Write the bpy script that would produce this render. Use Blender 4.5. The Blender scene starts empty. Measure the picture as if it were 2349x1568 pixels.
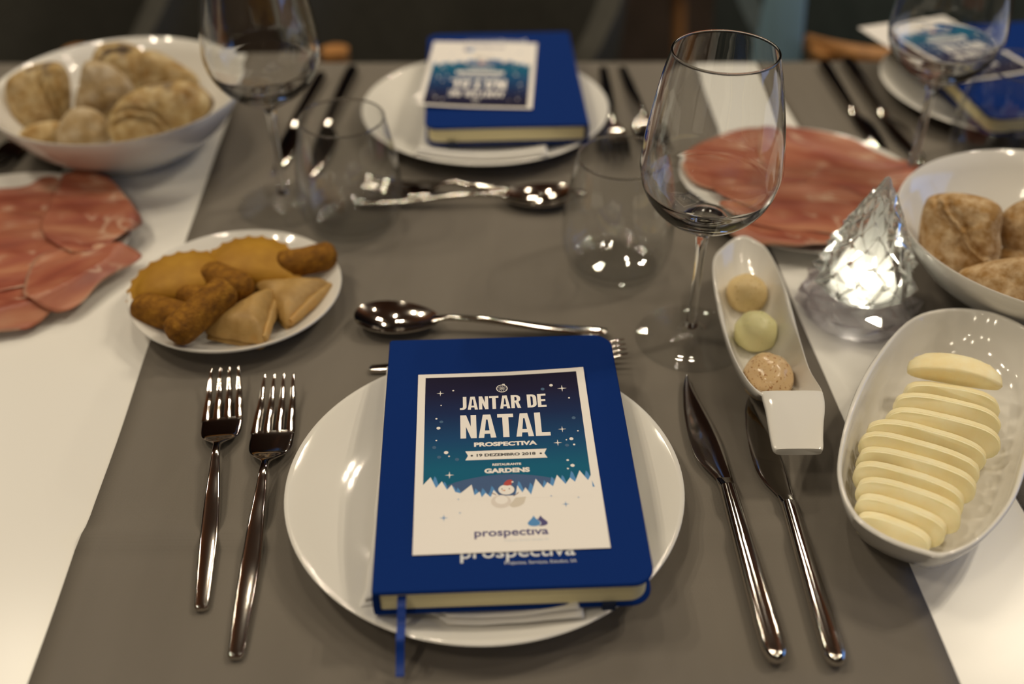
import bpy, bmesh, math, random
from mathutils import Vector, Matrix, noise
random.seed(7)
sc = bpy.context.scene
col = sc.collection
Z = 0.75                      # table top height
sin, cos, pi = math.sin, math.cos, math.pi

# ------------------------------------------------------------------ camera
PITCH, ROLL, CAMH = 0.6678, -0.0023, 0.480
cd = bpy.data.cameras.new('camera')
cam = bpy.data.objects.new('camera', cd); col.objects.link(cam)
cd.sensor_width = 36.0; cd.lens = 2473.0/2349.0*36.0
cd.clip_start = 0.02; cd.clip_end = 40
fw = Vector((0, cos(PITCH), -sin(PITCH))); ri = Vector((1, 0, 0)); up = Vector((0, sin(PITCH), cos(PITCH)))
r2 = ri*cos(ROLL)+up*sin(ROLL); u2 = up*cos(ROLL)-ri*sin(ROLL)
M = Matrix((r2, u2, -fw)).transposed().to_4x4(); M.translation = (0, 0, Z+CAMH)
cam.matrix_world = M
cd.dof.use_dof = True; cd.dof.focus_distance = 0.655; cd.dof.aperture_fstop = 2.8
sc.camera = cam

# ------------------------------------------------------------------ world, lamps, exposure
w = bpy.data.worlds.new('dusk'); sc.world = w; w.use_nodes = True
w.node_tree.nodes['Background'].inputs[0].default_value = (0.12, 0.30, 0.75, 1)
w.node_tree.nodes['Background'].inputs[1].default_value = 2.2
sc.view_settings.view_transform = 'Standard'; sc.view_settings.look = 'None'
sc.view_settings.exposure = 0.0; sc.view_settings.gamma = 1.0; sc.view_settings.use_curve_mapping = False
sc.cycles.max_bounces = 14; sc.cycles.transparent_max_bounces = 24; sc.cycles.transmission_bounces = 12
sc.cycles.glossy_bounces = 6; sc.cycles.diffuse_bounces = 4
sc.cycles.sample_clamp_indirect = 4.0; sc.cycles.caustics_refractive = False; sc.cycles.caustics_reflective = False
WARM = (1.0, 0.87, 0.66)
def spot(x, y, z, p, rad=0.02, ang=150, tgt=None, colr=WARM, blend=0.5):
    l = bpy.data.lights.new('ceiling_or_added_spot', 'SPOT'); l.energy = p; l.color = colr
    l.shadow_soft_size = rad; l.spot_size = math.radians(ang); l.spot_blend = blend
    o = bpy.data.objects.new('ceiling_or_added_spot', l); col.objects.link(o); o.location = (x, y, z)
    t = Vector(tgt) if tgt else Vector((x, y, 0))
    o.rotation_euler = (t-o.location).to_track_quat('-Z', 'Y').to_euler()
    return o
LAMPS = [(1.15, 1.05, 2.45, 66), (1.40, 1.12, 2.45, 56), (1.05, 0.35, 2.45, 22),
         (-1.15, 0.95, 2.45, 54), (-0.95, 0.70, 2.45, 40), (-0.28, 0.95, 2.45, 28), (0.55, 0.75, 2.45, 10), (-0.55, 1.75, 2.45, 16), (-0.42, 1.80, 2.45, 16),
         (0.30, 1.85, 2.45, 18), (0.42, 1.80, 2.45, 18), (0.15, 2.90, 2.45, 50), (-0.75, -0.25, 2.45, 40),
         (0.80, -0.35, 2.45, 8), (1.9, 2.2, 2.45, 24), (-2.0, 2.0, 2.45, 24),
         (-1.30, -1.70, 2.45, 30), (-0.70, -2.10, 2.45, 26), (0.05, -1.60, 2.45, 20), (0.55, -2.10, 2.45, 20), (1.20, -1.70, 2.45, 14), (0.30, -2.70, 2.45, 26)]
LK = 0.395
for a in LAMPS:                       # every fitting carries two small bulbs
    spot(a[0], a[1], a[2], a[3]*LK*.55); spot(a[0]+.03, a[1]+.12, a[2], a[3]*LK*.45)
for x, y in ((-1.6, -0.6), (1.6, -0.6), (-1.6, 1.9), (1.6, 1.9)):        # added up-lights, brightening the wooden ceiling for the cutlery's reflections
    spot(x, y, 2.3, 2.5, 0.08, 140, (x, y, 2.8), (1.0, 0.72, 0.42))

# ------------------------------------------------------------------ materials
def lin(c):
    return tuple((v/12.92 if v <= .04045 else ((v+.055)/1.055)**2.4) for v in c)
def mat(name, c, rough=0.5, metal=0.0, spec=0.5, coat=0.0, sss=0.0, srgb=False):
    m = bpy.data.materials.new(name); m.use_nodes = True
    b = m.node_tree.nodes['Principled BSDF']
    if srgb: c = lin([v/255 for v in c])
    b.inputs['Base Color'].default_value = (*c, 1); b.inputs['Roughness'].default_value = rough
    b.inputs['Metallic'].default_value = metal; b.inputs['Specular IOR Level'].default_value = spec
    if coat: b.inputs['Coat Weight'].default_value = coat; b.inputs['Coat Roughness'].default_value = 0.04
    if sss:
        b.inputs['Subsurface Weight'].default_value = sss
        b.inputs['Subsurface Radius'].default_value = (0.006, 0.004, 0.002); b.inputs['Subsurface Scale'].default_value = 1.0
    return m
def nd(m, t, **kw):
    n = m.node_tree.nodes.new(t)
    for k, v in kw.items():
        if k in n.inputs: n.inputs[k].default_value = v
        else: setattr(n, k, v)
    return n
def ln(m, a, b): m.node_tree.links.new(a, b)
def coords(m, scale=(1, 1, 1), kind='Object'):
    tc = nd(m, 'ShaderNodeTexCoord'); mp = nd(m, 'ShaderNodeMapping'); mp.inputs['Scale'].default_value = scale
    ln(m, tc.outputs[kind], mp.inputs['Vector']); return mp.outputs[0]
def ramp(m, fac, stops):
    r = nd(m, 'ShaderNodeValToRGB'); e = r.color_ramp.elements
    while len(e) < len(stops): e.new(0.5)
    for el, (p, c) in zip(e, stops): el.position = p; el.color = (*c, 1)
    ln(m, fac, r.inputs[0]); return r.outputs[0]
def noise_col(m, stops, scale=40, detail=5, sc3=(1, 1, 1), rough=.6, bump=0.0, bscale=None, bdist=0.001, kind='Object'):
    b = m.node_tree.nodes['Principled BSDF']; v = coords(m, sc3, kind)
    n = nd(m, 'ShaderNodeTexNoise', Scale=scale, Detail=detail, Roughness=rough); ln(m, v, n.inputs['Vector'])
    if stops: ln(m, ramp(m, n.outputs[0], stops), b.inputs['Base Color'])
    if bump:
        n2 = nd(m, 'ShaderNodeTexNoise', Scale=bscale or scale, Detail=4.0); ln(m, v, n2.inputs['Vector'])
        bp = nd(m, 'ShaderNodeBump', Strength=bump, Distance=bdist); ln(m, n2.outputs[0], bp.inputs['Height'])
        ln(m, bp.outputs[0], b.inputs['Normal'])
    return m
PORC = mat('white_porcelain', (0.74, 0.72, 0.68), 0.09, coat=0.3)
TOP = mat('white_laminate', (0.80, 0.78, 0.74), 0.28)
STEEL = mat('polished_steel', (0.64, 0.60, 0.56), 0.085, 1.0)
noise_col(STEEL, None, 60, bump=0.02, bscale=300, bdist=0.0003)
COTTON = mat('white_cotton', (0.76, 0.74, 0.71), 0.9); noise_col(COTTON, None, bump=0.25, bscale=1400, bdist=0.0003)
PAPER = mat('white_card', (0.80, 0.76, 0.72), 0.55)
PAGES = mat('cream_pages', (0.72, 0.63, 0.36), 0.8)
noise_col(PAGES, [(0.35, (0.76, 0.66, 0.36)), (0.65, (0.86, 0.78, 0.48))], 60, sc3=(0.3, 0.3, 40))
COVER = mat('blue_leatherette', (0.002, 0.023, 0.150), 0.75, spec=0.08); noise_col(COVER, None, bump=0.12, bscale=1500, bdist=0.0002)
BLUERIB = mat('blue_satin', (0.006, 0.05, 0.33), 0.35)
ELAS = mat('navy_elastic', (0.006, 0.015, 0.05), 0.8)
SILVERINK = mat('silver_print', (0.62, 0.64, 0.66), 0.4)
def fabric(name, c1, c2):
    m = mat(name, c1, 0.85, spec=0.2); b = m.node_tree.nodes['Principled BSDF']
    v = coords(m)
    n = nd(m, 'ShaderNodeTexNoise', Scale=7.0, Detail=3.0); mp = coords(m, (3, 0.5, 1)); ln(m, mp, n.inputs['Vector'])
    ln(m, ramp(m, n.outputs[0], [(0.3, c1), (0.7, c2)]), b.inputs['Base Color'])
    wx = nd(m, 'ShaderNodeTexWave', Scale=420.0); wy = nd(m, 'ShaderNodeTexWave', Scale=420.0); wy.bands_direction = 'Y'
    ln(m, v, wx.inputs['Vector']); ln(m, v, wy.inputs['Vector'])
    a = nd(m, 'ShaderNodeMath', operation='ADD'); ln(m, wx.outputs['Fac'], a.inputs[0]); ln(m, wy.outputs['Fac'], a.inputs[1])
    bp = nd(m, 'ShaderNodeBump', Strength=0.25, Distance=0.0003); ln(m, a.outputs[0], bp.inputs['Height']); ln(m, bp.outputs[0], b.inputs['Normal'])
    return m
RUN = fabric('taupe_linen', (0.155, 0.137, 0.116), (0.178, 0.158, 0.134))
def glass_thin(name, tint=(0.992, 0.996, 0.996), f0=0.04, extra=0.0, bump=0):
    m = bpy.data.materials.new(name); m.use_nodes = True; nt = m.node_tree; nt.nodes.clear()
    out = nd(m, 'ShaderNodeOutputMaterial'); tr = nd(m, 'ShaderNodeBsdfTransparent'); tr.inputs[0].default_value = (*tint, 1)
    gl = nd(m, 'ShaderNodeBsdfGlossy', Roughness=0.015); lw = nd(m, 'ShaderNodeLayerWeight', Blend=0.5)
    p = nd(m, 'ShaderNodeMath', operation='POWER'); p.inputs[1].default_value = 4.0; ln(m, lw.outputs['Facing'], p.inputs[0])
    ma = nd(m, 'ShaderNodeMath', operation='MULTIPLY_ADD'); ma.inputs[1].default_value = 0.7; ma.inputs[2].default_value = f0; ln(m, p.outputs[0], ma.inputs[0])
    mx = nd(m, 'ShaderNodeMixShader'); ln(m, ma.outputs[0], mx.inputs[0]); ln(m, tr.outputs[0], mx.inputs[1]); ln(m, gl.outputs[0], mx.inputs[2])
    last = mx
    if bump:
        v = coords(m, (14, 14, 90)); n = nd(m, 'ShaderNodeTexNoise', Scale=6.0, Detail=3.0, Distortion=1.0); ln(m, v, n.inputs['Vector'])
        bp = nd(m, 'ShaderNodeBump', Strength=1.0, Distance=0.002); ln(m, n.outputs[0], bp.inputs['Height']); ln(m, bp.outputs[0], gl.inputs['Normal'])
    if extra:
        g = nd(m, 'ShaderNodeBsdfGlass', Roughness=0.015, IOR=1.47); g.inputs['Color'].default_value = (*tint, 1)
        m2 = nd(m, 'ShaderNodeMixShader'); m2.inputs[0].default_value = extra; ln(m, mx.outputs[0], m2.inputs[1]); ln(m, g.outputs[0], m2.inputs[2]); last = m2
    ln(m, last.outputs[0], out.inputs[0]); return m
GLASS = glass_thin('clear_glass', f0=0.055)
GLASSB = glass_thin('rippled_clear_glass', extra=1.0)
STEMG = glass_thin('solid_glass', extra=1.0)
CRYS = glass_thin('crystal_acrylic', (0.995, 0.995, 0.985), 0.1, 0.78)
LAV = glass_thin('lavender_acrylic', (0.975, 0.96, 0.985), 0.22)
def emit(name, c, s):
    m = bpy.data.materials.new(name); m.use_nodes = True; m.node_tree.nodes.clear()
    e = nd(m, 'ShaderNodeEmission', Strength=s); e.inputs[0].default_value = (*c, 1)
    o = nd(m, 'ShaderNodeOutputMaterial'); ln(m, e.outputs[0], o.inputs[0]); return m
LED = emit('warm_led', (1.0, 0.93, 0.74), 75.0)
FROST = bpy.data.materials.new('frosted_diffuser'); FROST.use_nodes = True
def _frost():
    m = FROST; m.node_tree.nodes.clear(); o = nd(m, 'ShaderNodeOutputMaterial'); a = nd(m, 'ShaderNodeBsdfTranslucent'); a.inputs[0].default_value = (0.9, 0.9, 0.86, 1)
    b = nd(m, 'ShaderNodeBsdfTransparent'); x = nd(m, 'ShaderNodeMixShader'); x.inputs[0].default_value = 0.3
    ln(m, a.outputs[0], x.inputs[1]); ln(m, b.outputs[0], x.inputs[2]); ln(m, x.outputs[0], o.inputs[0])
_frost()
WOODCH = mat('oak', (0.35, 0.16, 0.05), 0.45); noise_col(WOODCH, [(0.3, (0.30, 0.13, 0.035)), (0.7, (0.46, 0.22, 0.07))], 12, sc3=(6, 6, 0.6))
UPH = mat('dark_grey_wool', (0.045, 0.043, 0.036), 0.95); noise_col(UPH, [(0.3, (0.040, 0.038, 0.031)), (0.7, (0.055, 0.052, 0.043))], 60, bump=0.3, bscale=700)
UPHT = mat('teal_grey_wool', (0.035, 0.047, 0.047), 0.95); noise_col(UPHT, [(0.3, (0.030, 0.042, 0.042)), (0.7, (0.045, 0.058, 0.057))], 60, bump=0.3, bscale=700)
CEIL = mat('brown_boards', (0.36, 0.15, 0.06), 0.6); noise_col(CEIL, [(0.3, (0.34, 0.13, 0.045)), (0.7, (0.46, 0.19, 0.075))], 6, sc3=(8, 0.5, 1))
FLOOR = mat('dark_floor', (0.05, 0.035, 0.025), 0.5); noise_col(FLOOR, [(0.3, (0.04, 0.028, 0.018)), (0.7, (0.075, 0.05, 0.034))], 4, sc3=(8, 1, 1))
WALL = mat('dark_plaster', (0.12, 0.09, 0.065), 0.8); noise_col(WALL, [(0.3, (0.10, 0.075, 0.05)), (0.7, (0.14, 0.105, 0.075))], 5)
DARKM = mat('black_metal', (0.02, 0.02, 0.02), 0.4, 0.6)
def crust(name, stops, flour, fl_amt, dark=None):
    m = mat(name, stops[0][1], 0.85, spec=0.2); b = m.node_tree.nodes['Principled BSDF']; v = coords(m)
    n = nd(m, 'ShaderNodeTexNoise', Scale=45.0, Detail=7.0, Roughness=.68); ln(m, v, n.inputs['Vector'])
    c = ramp(m, n.outputs[0], stops)
    n2 = nd(m, 'ShaderNodeTexNoise', Scale=85.0, Detail=8.0, Roughness=.7); ln(m, v, n2.inputs['Vector'])
    f = ramp(m, n2.outputs[0], [(0.42, (0, 0, 0)), (0.72, (fl_amt,)*3)])
    mx = nd(m, 'ShaderNodeMix', data_type='RGBA'); ln(m, f, mx.inputs[0]); ln(m, c, mx.inputs[6]); mx.inputs[7].default_value = (*flour, 1)
    outc = mx.outputs[2]
    if dark:
        n3 = nd(m, 'ShaderNodeTexNoise', Scale=34.0, Detail=2.0); ln(m, coords(m, (1, 1, 1.3)), n3.inputs['Vector'])
        d = ramp(m, n3.outputs[0], [(0.60, (0, 0, 0)), (0.70, (0.8,)*3)])
        m2 = nd(m, 'ShaderNodeMix', data_type='RGBA'); ln(m, d, m2.inputs[0]); ln(m, outc, m2.inputs[6]); m2.inputs[7].default_value = (*dark, 1); outc = m2.outputs[2]
    ln(m, outc, b.inputs['Base Color'])
    bp = nd(m, 'ShaderNodeBump', Strength=0.5, Distance=0.0012); ln(m, n2.outputs[0], bp.inputs['Height']); ln(m, bp.outputs[0], b.inputs['Normal'])
    return m
BREADB = crust('brown_crust', [(0.3, (0.25, 0.13, 0.04)), (0.7, (0.43, 0.26, 0.10))], (0.72, 0.58, 0.40), 0.85)
BREADP = crust('pale_crust', [(0.32, (0.25, 0.13, 0.035)), (0.52, (0.40, 0.27, 0.11)), (0.7, (0.54, 0.41, 0.20))], (0.58, 0.48, 0.32), 0.7, (0.09, 0.06, 0.05))
BREADF = crust('floured_crust', [(0.3, (0.30, 0.20, 0.09)), (0.7, (0.42, 0.31, 0.17))], (0.55, 0.47, 0.36), 0.8)
CRUMB = mat('fried_breadcrumbs', (0.2, 0.09, 0.02), 0.8, spec=0.3)
noise_col(CRUMB, [(0.3, (0.12, 0.045, 0.002)), (0.5, (0.22, 0.09, 0.004)), (0.75, (0.36, 0.17, 0.015))], 160, bump=0.9, bscale=420, bdist=0.0012)
RISS = mat('golden_fried_dough', (0.45, 0.23, 0.04), 0.6, spec=0.35)
noise_col(RISS, [(0.3, (0.33, 0.15, 0.008)), (0.7, (0.46, 0.24, 0.022))], 50, bump=0.35, bscale=500, bdist=0.0006)
FILO = mat('fried_filo', (0.42, 0.25, 0.08), 0.55)
noise_col(FILO, [(0.3, (0.27, 0.145, 0.03)), (0.55, (0.43, 0.265, 0.085)), (0.75, (0.46, 0.22, 0.035))], 45, bump=0.25, bscale=260, bdist=0.0006)
CHEESE = mat('pale_yellow_cheese', (0.86, 0.74, 0.42), 0.5, sss=0.25)
noise_col(CHEESE, [(0.3, (0.92, 0.79, 0.44)), (0.7, (0.95, 0.86, 0.56))], 90, bump=0.15, bscale=300, bdist=0.0005)
RIND = mat('yellow_cheese_rind', (0.70, 0.44, 0.12), 0.55, sss=0.15)
noise_col(RIND, [(0.3, (0.90, 0.74, 0.38)), (0.7, (0.95, 0.86, 0.56))], 80, bump=0.2, bscale=300, bdist=0.0006)
def speck(name, c, s, rough, amt=0.68):
    m = mat(name, c, rough, sss=0.2); noise_col(m, [(0.0, c), (amt-.04, c), (amt, s), (1, s)], 520, 2, bump=0.25, bscale=130, bdist=0.0008); return m
BUT1 = speck('beige_herb_butter', (0.68, 0.52, 0.26), (0.42, 0.24, 0.08), 0.5, 0.67)
BUT2 = speck('pale_green_butter', (0.72, 0.68, 0.36), (0.35, 0.36, 0.08), 0.4, 0.72)
BUT3 = speck('peach_spiced_butter', (0.66, 0.47, 0.26), (0.36, 0.16, 0.05), 0.18, 0.64)
HAM = mat('cured_ham', (0.4, 0.12, 0.08), 0.4, spec=0.4)
def _ham():
    m = HAM; b = m.node_tree.nodes['Principled BSDF']; v = coords(m, (9, 34, 9))
    n = nd(m, 'ShaderNodeTexNoise', Scale=0.95, Detail=5.0, Roughness=.5, Distortion=0.9); ln(m, v, n.inputs['Vector'])
    c = ramp(m, n.outputs[0], [(0.30, (0.17, 0.036, 0.022)), (0.45, (0.31, 0.085, 0.05)), (0.60, (0.43, 0.17, 0.095)), (0.80, (0.50, 0.26, 0.15))])
    v2 = coords(m, (7, 16, 7)); n2 = nd(m, 'ShaderNodeTexNoise', Scale=1.3, Detail=3.0, Distortion=1.4); ln(m, v2, n2.inputs['Vector'])
    f = ramp(m, n2.outputs[0], [(0.475, (0, 0, 0)), (0.50, (0.75,)*3), (0.525, (0, 0, 0))])
    n3 = nd(m, 'ShaderNodeTexNoise', Scale=2.2, Detail=1.0); ln(m, v2, n3.inputs['Vector'])
    g = ramp(m, n3.outputs[0], [(0.50, (0, 0, 0)), (0.62, (1, 1, 1))])
    mu = nd(m, 'ShaderNodeMath', operation='MULTIPLY'); ln(m, f, mu.inputs[0]); ln(m, g, mu.inputs[1])
    at = nd(m, 'ShaderNodeAttribute', attribute_name='fat')
    mxm = nd(m, 'ShaderNodeMath', operation='MAXIMUM'); ln(m, mu.outputs[0], mxm.inputs[0]); ln(m, at.outputs['Fac'], mxm.inputs[1])
    mx = nd(m, 'ShaderNodeMix', data_type='RGBA'); ln(m, mxm.outputs[0], mx.inputs[0]); ln(m, c, mx.inputs[6]); mx.inputs[7].default_value = (0.62, 0.44, 0.32, 1)
    ln(m, mx.outputs[2], b.inputs['Base Color'])
    bp = nd(m, 'ShaderNodeBump', Strength=0.3, Distance=0.002); ln(m, n.outputs[0], bp.inputs['Height']); ln(m, bp.outputs[0], b.inputs['Normal'])
_ham()

# ------------------------------------------------------------------ builders
def add(name, verts, faces, m, parent=None, smooth=True, ang=40, loc=None, closed=True):
    me = bpy.data.meshes.new(name); me.from_pydata([tuple(v) for v in verts], [], faces)
    if closed:
        bm = bmesh.new(); bm.from_mesh(me); bmesh.ops.remove_doubles(bm, verts=bm.verts, dist=1e-7)
        bmesh.ops.recalc_face_normals(bm, faces=bm.faces); bm.to_mesh(me); bm.free()
    me.materials.append(m)
    if smooth:
        me.polygons.foreach_set('use_smooth', [True]*len(me.polygons))
        me.set_sharp_from_angle(angle=math.radians(ang))
    o = bpy.data.objects.new(name, me); col.objects.link(o)
    if parent: o.parent = parent
    if loc: o.location = loc
    return o
def thing(name, label, cat, loc=(0, 0, 0), rz=0.0, group=None, rx=0.0, ry=0.0):
    o = bpy.data.objects.new(name, None); col.objects.link(o); o.empty_display_size = 0.05
    o.location = loc; o.rotation_euler = (rx, ry, rz); tag(o, label, cat, group); return o
def tag(o, label, cat, group=None):
    o['label'] = label; o['category'] = cat
    if group: o['group'] = group
    return o
def struct(o): o['kind'] = 'structure'; return o
def dup(root, loc, rz, label, group=None, rx=0.0, ry=0.0):
    def cp(o, parent):
        c = o.copy(); col.objects.link(c); c.parent = parent
        for ch in list(o.children): cp(ch, c)
        return c
    r = root.copy(); col.objects.link(r); r.location = loc; r.rotation_euler = (rx, ry, rz); r['label'] = label
    if group: r['group'] = group
    for ch in list(root.children): cp(ch, r)
    return r
def ringfaces(a, b, n): return [(a+i, a+(i+1) % n, b+(i+1) % n, b+i) for i in range(n)]
def loft(secs, n=16, e=2.0):
    vs, fs = [], []
    for (y, xc, zc, hw, ht) in secs:
        for i in range(n):
            t = 2*pi*i/n; c, s = cos(t), sin(t)
            vs.append((xc+hw*math.copysign(abs(c)**(2/e), c), y, zc+ht*math.copysign(abs(s)**(2/e), s)))
    for k in range(len(secs)-1): fs += ringfaces(k*n, (k+1)*n, n)
    fs.append(tuple(range(n))[::-1]); fs.append(tuple(range((len(secs)-1)*n, len(secs)*n)))
    return vs, fs
def rings(rs, n):
    vs, fs, start = [], [], []
    for r in rs:
        start.append(len(vs)); vs += r
    for k in range(len(rs)-1):
        a, b = start[k], start[k+1]; na, nb = len(rs[k]), len(rs[k+1])
        if na == 1 and nb == 1: continue
        if na == 1: fs += [(a, b+(i+1) % n, b+i) for i in range(n)]
        elif nb == 1: fs += [(a+i, a+(i+1) % n, b) for i in range(n)]
        else: fs += ringfaces(a, b, n)
    return vs, fs
def lathe(prof, n=64):
    rs = []
    for (r, z) in prof:
        rs.append([(0, 0, z)] if r == 0 else [(r*cos(2*pi*i/n), r*sin(2*pi*i/n), z) for i in range(n)])
    return rings(rs, n)
def cat_open(p, k=6):
    out = []
    for i in range(len(p)-1):
        p0, p1, p2, p3 = p[max(i-1, 0)], p[i], p[i+1], p[min(i+2, len(p)-1)]
        for j in range(k):
            t = j/k
            out.append(tuple(.5*((2*b)+(-a+c)*t+(2*a-5*b+4*c-d)*t*t+(-a+3*b-3*c+d)*t**3) for a, b, c, d in zip(p0, p1, p2, p3)))
    out.append(tuple(p[-1])); return out
def cat_closed(p, k=6):
    n = len(p); out = []
    for i in range(n):
        p0, p1, p2, p3 = p[i-1], p[i], p[(i+1) % n], p[(i+2) % n]
        for j in range(k):
            t = j/k
            out.append(tuple(.5*((2*b)+(-a+c)*t+(2*a-5*b+4*c-d)*t*t+(-a+3*b-3*c+d)*t**3) for a, b, c, d in zip(p0, p1, p2, p3)))
    return out
def dish(outline, prof):
    """shell swept from a closed outline about the origin: prof = (scale, inset in metres, z)"""
    n = len(outline); rs = []
    for (s, ins, z) in prof:
        if s == 0: rs.append([(0, 0, z)]); continue
        r = []
        for (x, y) in outline:
            d = math.hypot(x, y); k = s*(d-ins)/d; r.append((x*k, y*k, z))
        rs.append(r)
    return rings(rs, n)
def box(x0, x1, y0, y1, z0, z1, bev=0.0):
    bm = bmesh.new(); bmesh.ops.create_cube(bm, size=1)
    bmesh.ops.scale(bm, vec=(x1-x0, y1-y0, z1-z0), verts=bm.verts)
    bmesh.ops.translate(bm, vec=((x0+x1)/2, (y0+y1)/2, (z0+z1)/2), verts=bm.verts)
    if bev: bmesh.ops.bevel(bm, geom=bm.edges[:], offset=bev, segments=3, affect='EDGES', profile=0.5)
    bm.verts.index_update()
    r = [v.co[:] for v in bm.verts], [tuple(v.index for v in f.verts) for f in bm.faces]; bm.free(); return r
def slab(outline, z0, z1, bev=0.0):
    """solid plate from a 2-D outline with softened edges"""
    n = len(outline); cx = sum(p[0] for p in outline)/n; cy = sum(p[1] for p in outline)/n
    def sh(d, z):
        o = []
        for i, (x, y) in enumerate(outline):
            dx, dy = x-cx, y-cy; L = math.hypot(dx, dy) or 1; o.append((x-dx/L*d, y-dy/L*d, z))
        return o
    rs = [sh(bev, z0), sh(0, z0+bev), sh(0, z1-bev), sh(bev, z1)] if bev else [sh(0, z0), sh(0, z1)]
    vs = [v for r in rs for v in r]; fs = []
    for k in range(len(rs)-1): fs += ringfaces(k*n, (k+1)*n, n)
    fs.append(tuple(range(n))[::-1]); fs.append(tuple(range((len(rs)-1)*n, len(rs)*n)))
    return vs, fs
def rrect(w, h, rad, k=8):
    """rounded rectangle centred at 0; rad = (tl,tr,br,bl)"""
    out = []
    for (sx, sy, r, a0) in ((-1, 1, rad[0], pi), (1, 1, rad[1], pi/2), (1, -1, rad[2], 0), (-1, -1, rad[3], -pi/2)):
        cx, cy = sx*(w/2-r), sy*(h/2-r)
        for j in range(k+1):
            a = a0-j/k*pi/2; out.append((cx+r*cos(a), cy+r*sin(a)))
    return out
def join(*parts):
    vs, fs = [], []
    for v, f in parts:
        b = len(vs); vs += list(v); fs += [tuple(i+b for i in q) for q in f]
    return vs, fs
def move(vf, dx=0, dy=0, dz=0): return [(x+dx, y+dy, z+dz) for x, y, z in vf[0]], vf[1]

# ------------------------------------------------------------------ room shell
def wallbox(name, m, *b): return struct(add(name, *box(*b), m, smooth=False))
fl = wallbox('floor', FLOOR, -4, 4, -3, 5, -0.1, 0)
wallbox('ceiling', CEIL, -4, 4, -3, 5, 2.8, 2.9)
wallbox('wall_back', WALL, -4, 4, 5, 5.1, 0, 2.8); wallbox('wall_front', WALL, -4, 4, -3.1, -3, 0, 2.8)
wallbox('wall_left', WALL, -4.1, -4, -3, 5, 0, 2.8)
wr = struct(add('wall_right', *join(box(4, 4.1, -3, 5, 0, 0.7), box(4, 4.1, -3, 5, 2.5, 2.8), box(4, 4.1, -3, -0.9, 0.7, 2.5), box(4, 4.1, 2.6, 5, 0.7, 2.5)), WALL, smooth=False))
wn = bpy.data.objects.new('window_1', None); col.objects.link(wn); wn.location = (4.05, 0.85, 1.6); struct(wn)
add('window_frame', *join(box(-.04, .04, -1.75, -1.69, -.9, .9), box(-.04, .04, 1.69, 1.75, -.9, .9), box(-.04, .04, -1.69, 1.69, .84, .9), box(-.04, .04, -1.69, 1.69, -.9, -.84), box(-.03, .03, -.03, .03, -.84, .84)), DARKM, wn, smooth=False)
add('pane', *box(-.004, .004, -1.69, 1.69, -.84, .84), GLASS, wn, smooth=False)

# ------------------------------------------------------------------ table and runners
T0, T1 = 0.295, 1.092
tb = thing('dining_table', 'long white table laid for dinner under grey runners', 'table', (0, 0.69, 0))
add('tabletop', *box(-1.4, 1.5, T0-.69, T1-.69, Z-.03, Z, 0.003), TOP, tb)
for x in (-1.3, 1.4):
    for y in (-.33, .33): add('leg', *box(x-.03, x+.03, y-.03, y+.03, 0, Z-.031, 0.002), DARKM, tb)
def runner(label, xl0, xr0, sk, seed):
    """cloth strip across the table; hangs over both long edges"""
    nx, ys = 40, []
    y = T0-.012
    path = [(T0-.010, -.22), (T0-.010, -.12), (T0-.009, -.03), (T0-.004, -.003)]
    path += [(T0+.006+i*(T1-T0-.012)/90, 0) for i in range(91)]
    path += [(T1+.004, -.003), (T1+.009, -.03), (T1+.010, -.12), (T1+.010, -.22)]
    vs, fs = [], []
    for j, (py, pz) in enumerate(path):
        for i in range(nx+1):
            u = i/nx; x = xl0+(xr0-xl0)*u+sk*(py-0.7)
            z = 0.0012
            if T0 < py < T1:
                z += 0.0046*math.exp(-((py-.4225-.004*u)/(.0085 if py > .4225+.004*u else .0038))**2)*(0.75+.25*sin(9*u))
                z += 0.0008*math.exp(-((u-.665)/.012)**2)+0.0006*noise.noise((x*9+seed, py*7, 1))**2
                e = min(u, 1-u)
                if e < .03: x += 0.0016*noise.noise((py*9, seed*3.1+(u > .5)*7, 0))-(0.0022 if u < .5 else -.002)*(py < .4225)
            vs.append((x, py, pz+z))
    m = len(path)
    for j in range(m-1):
        for i in range(nx):
            a = j*(nx+1)+i; fs.append((a, a+1, a+nx+2, a+nx+1))
    o = add('table_runner', vs, fs, RUN, smooth=True, ang=80, closed=False, loc=(0, 0, Z))
    s = o.modifiers.new('cloth', 'SOLIDIFY'); s.thickness = 0.0009; s.offset = -1
    return tag(o, label, 'table runner', 'grey runners across the white table')
runner('grey linen runner under the centred blue notebook settings', -0.2638, 0.2095, -0.047, 1)
runner('grey linen runner under the left bread bowl', -0.872, -0.398, -0.047, 5)
runner('grey linen runner under the right bread bowl', 0.2905, 0.765, -0.062, 9)

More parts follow.
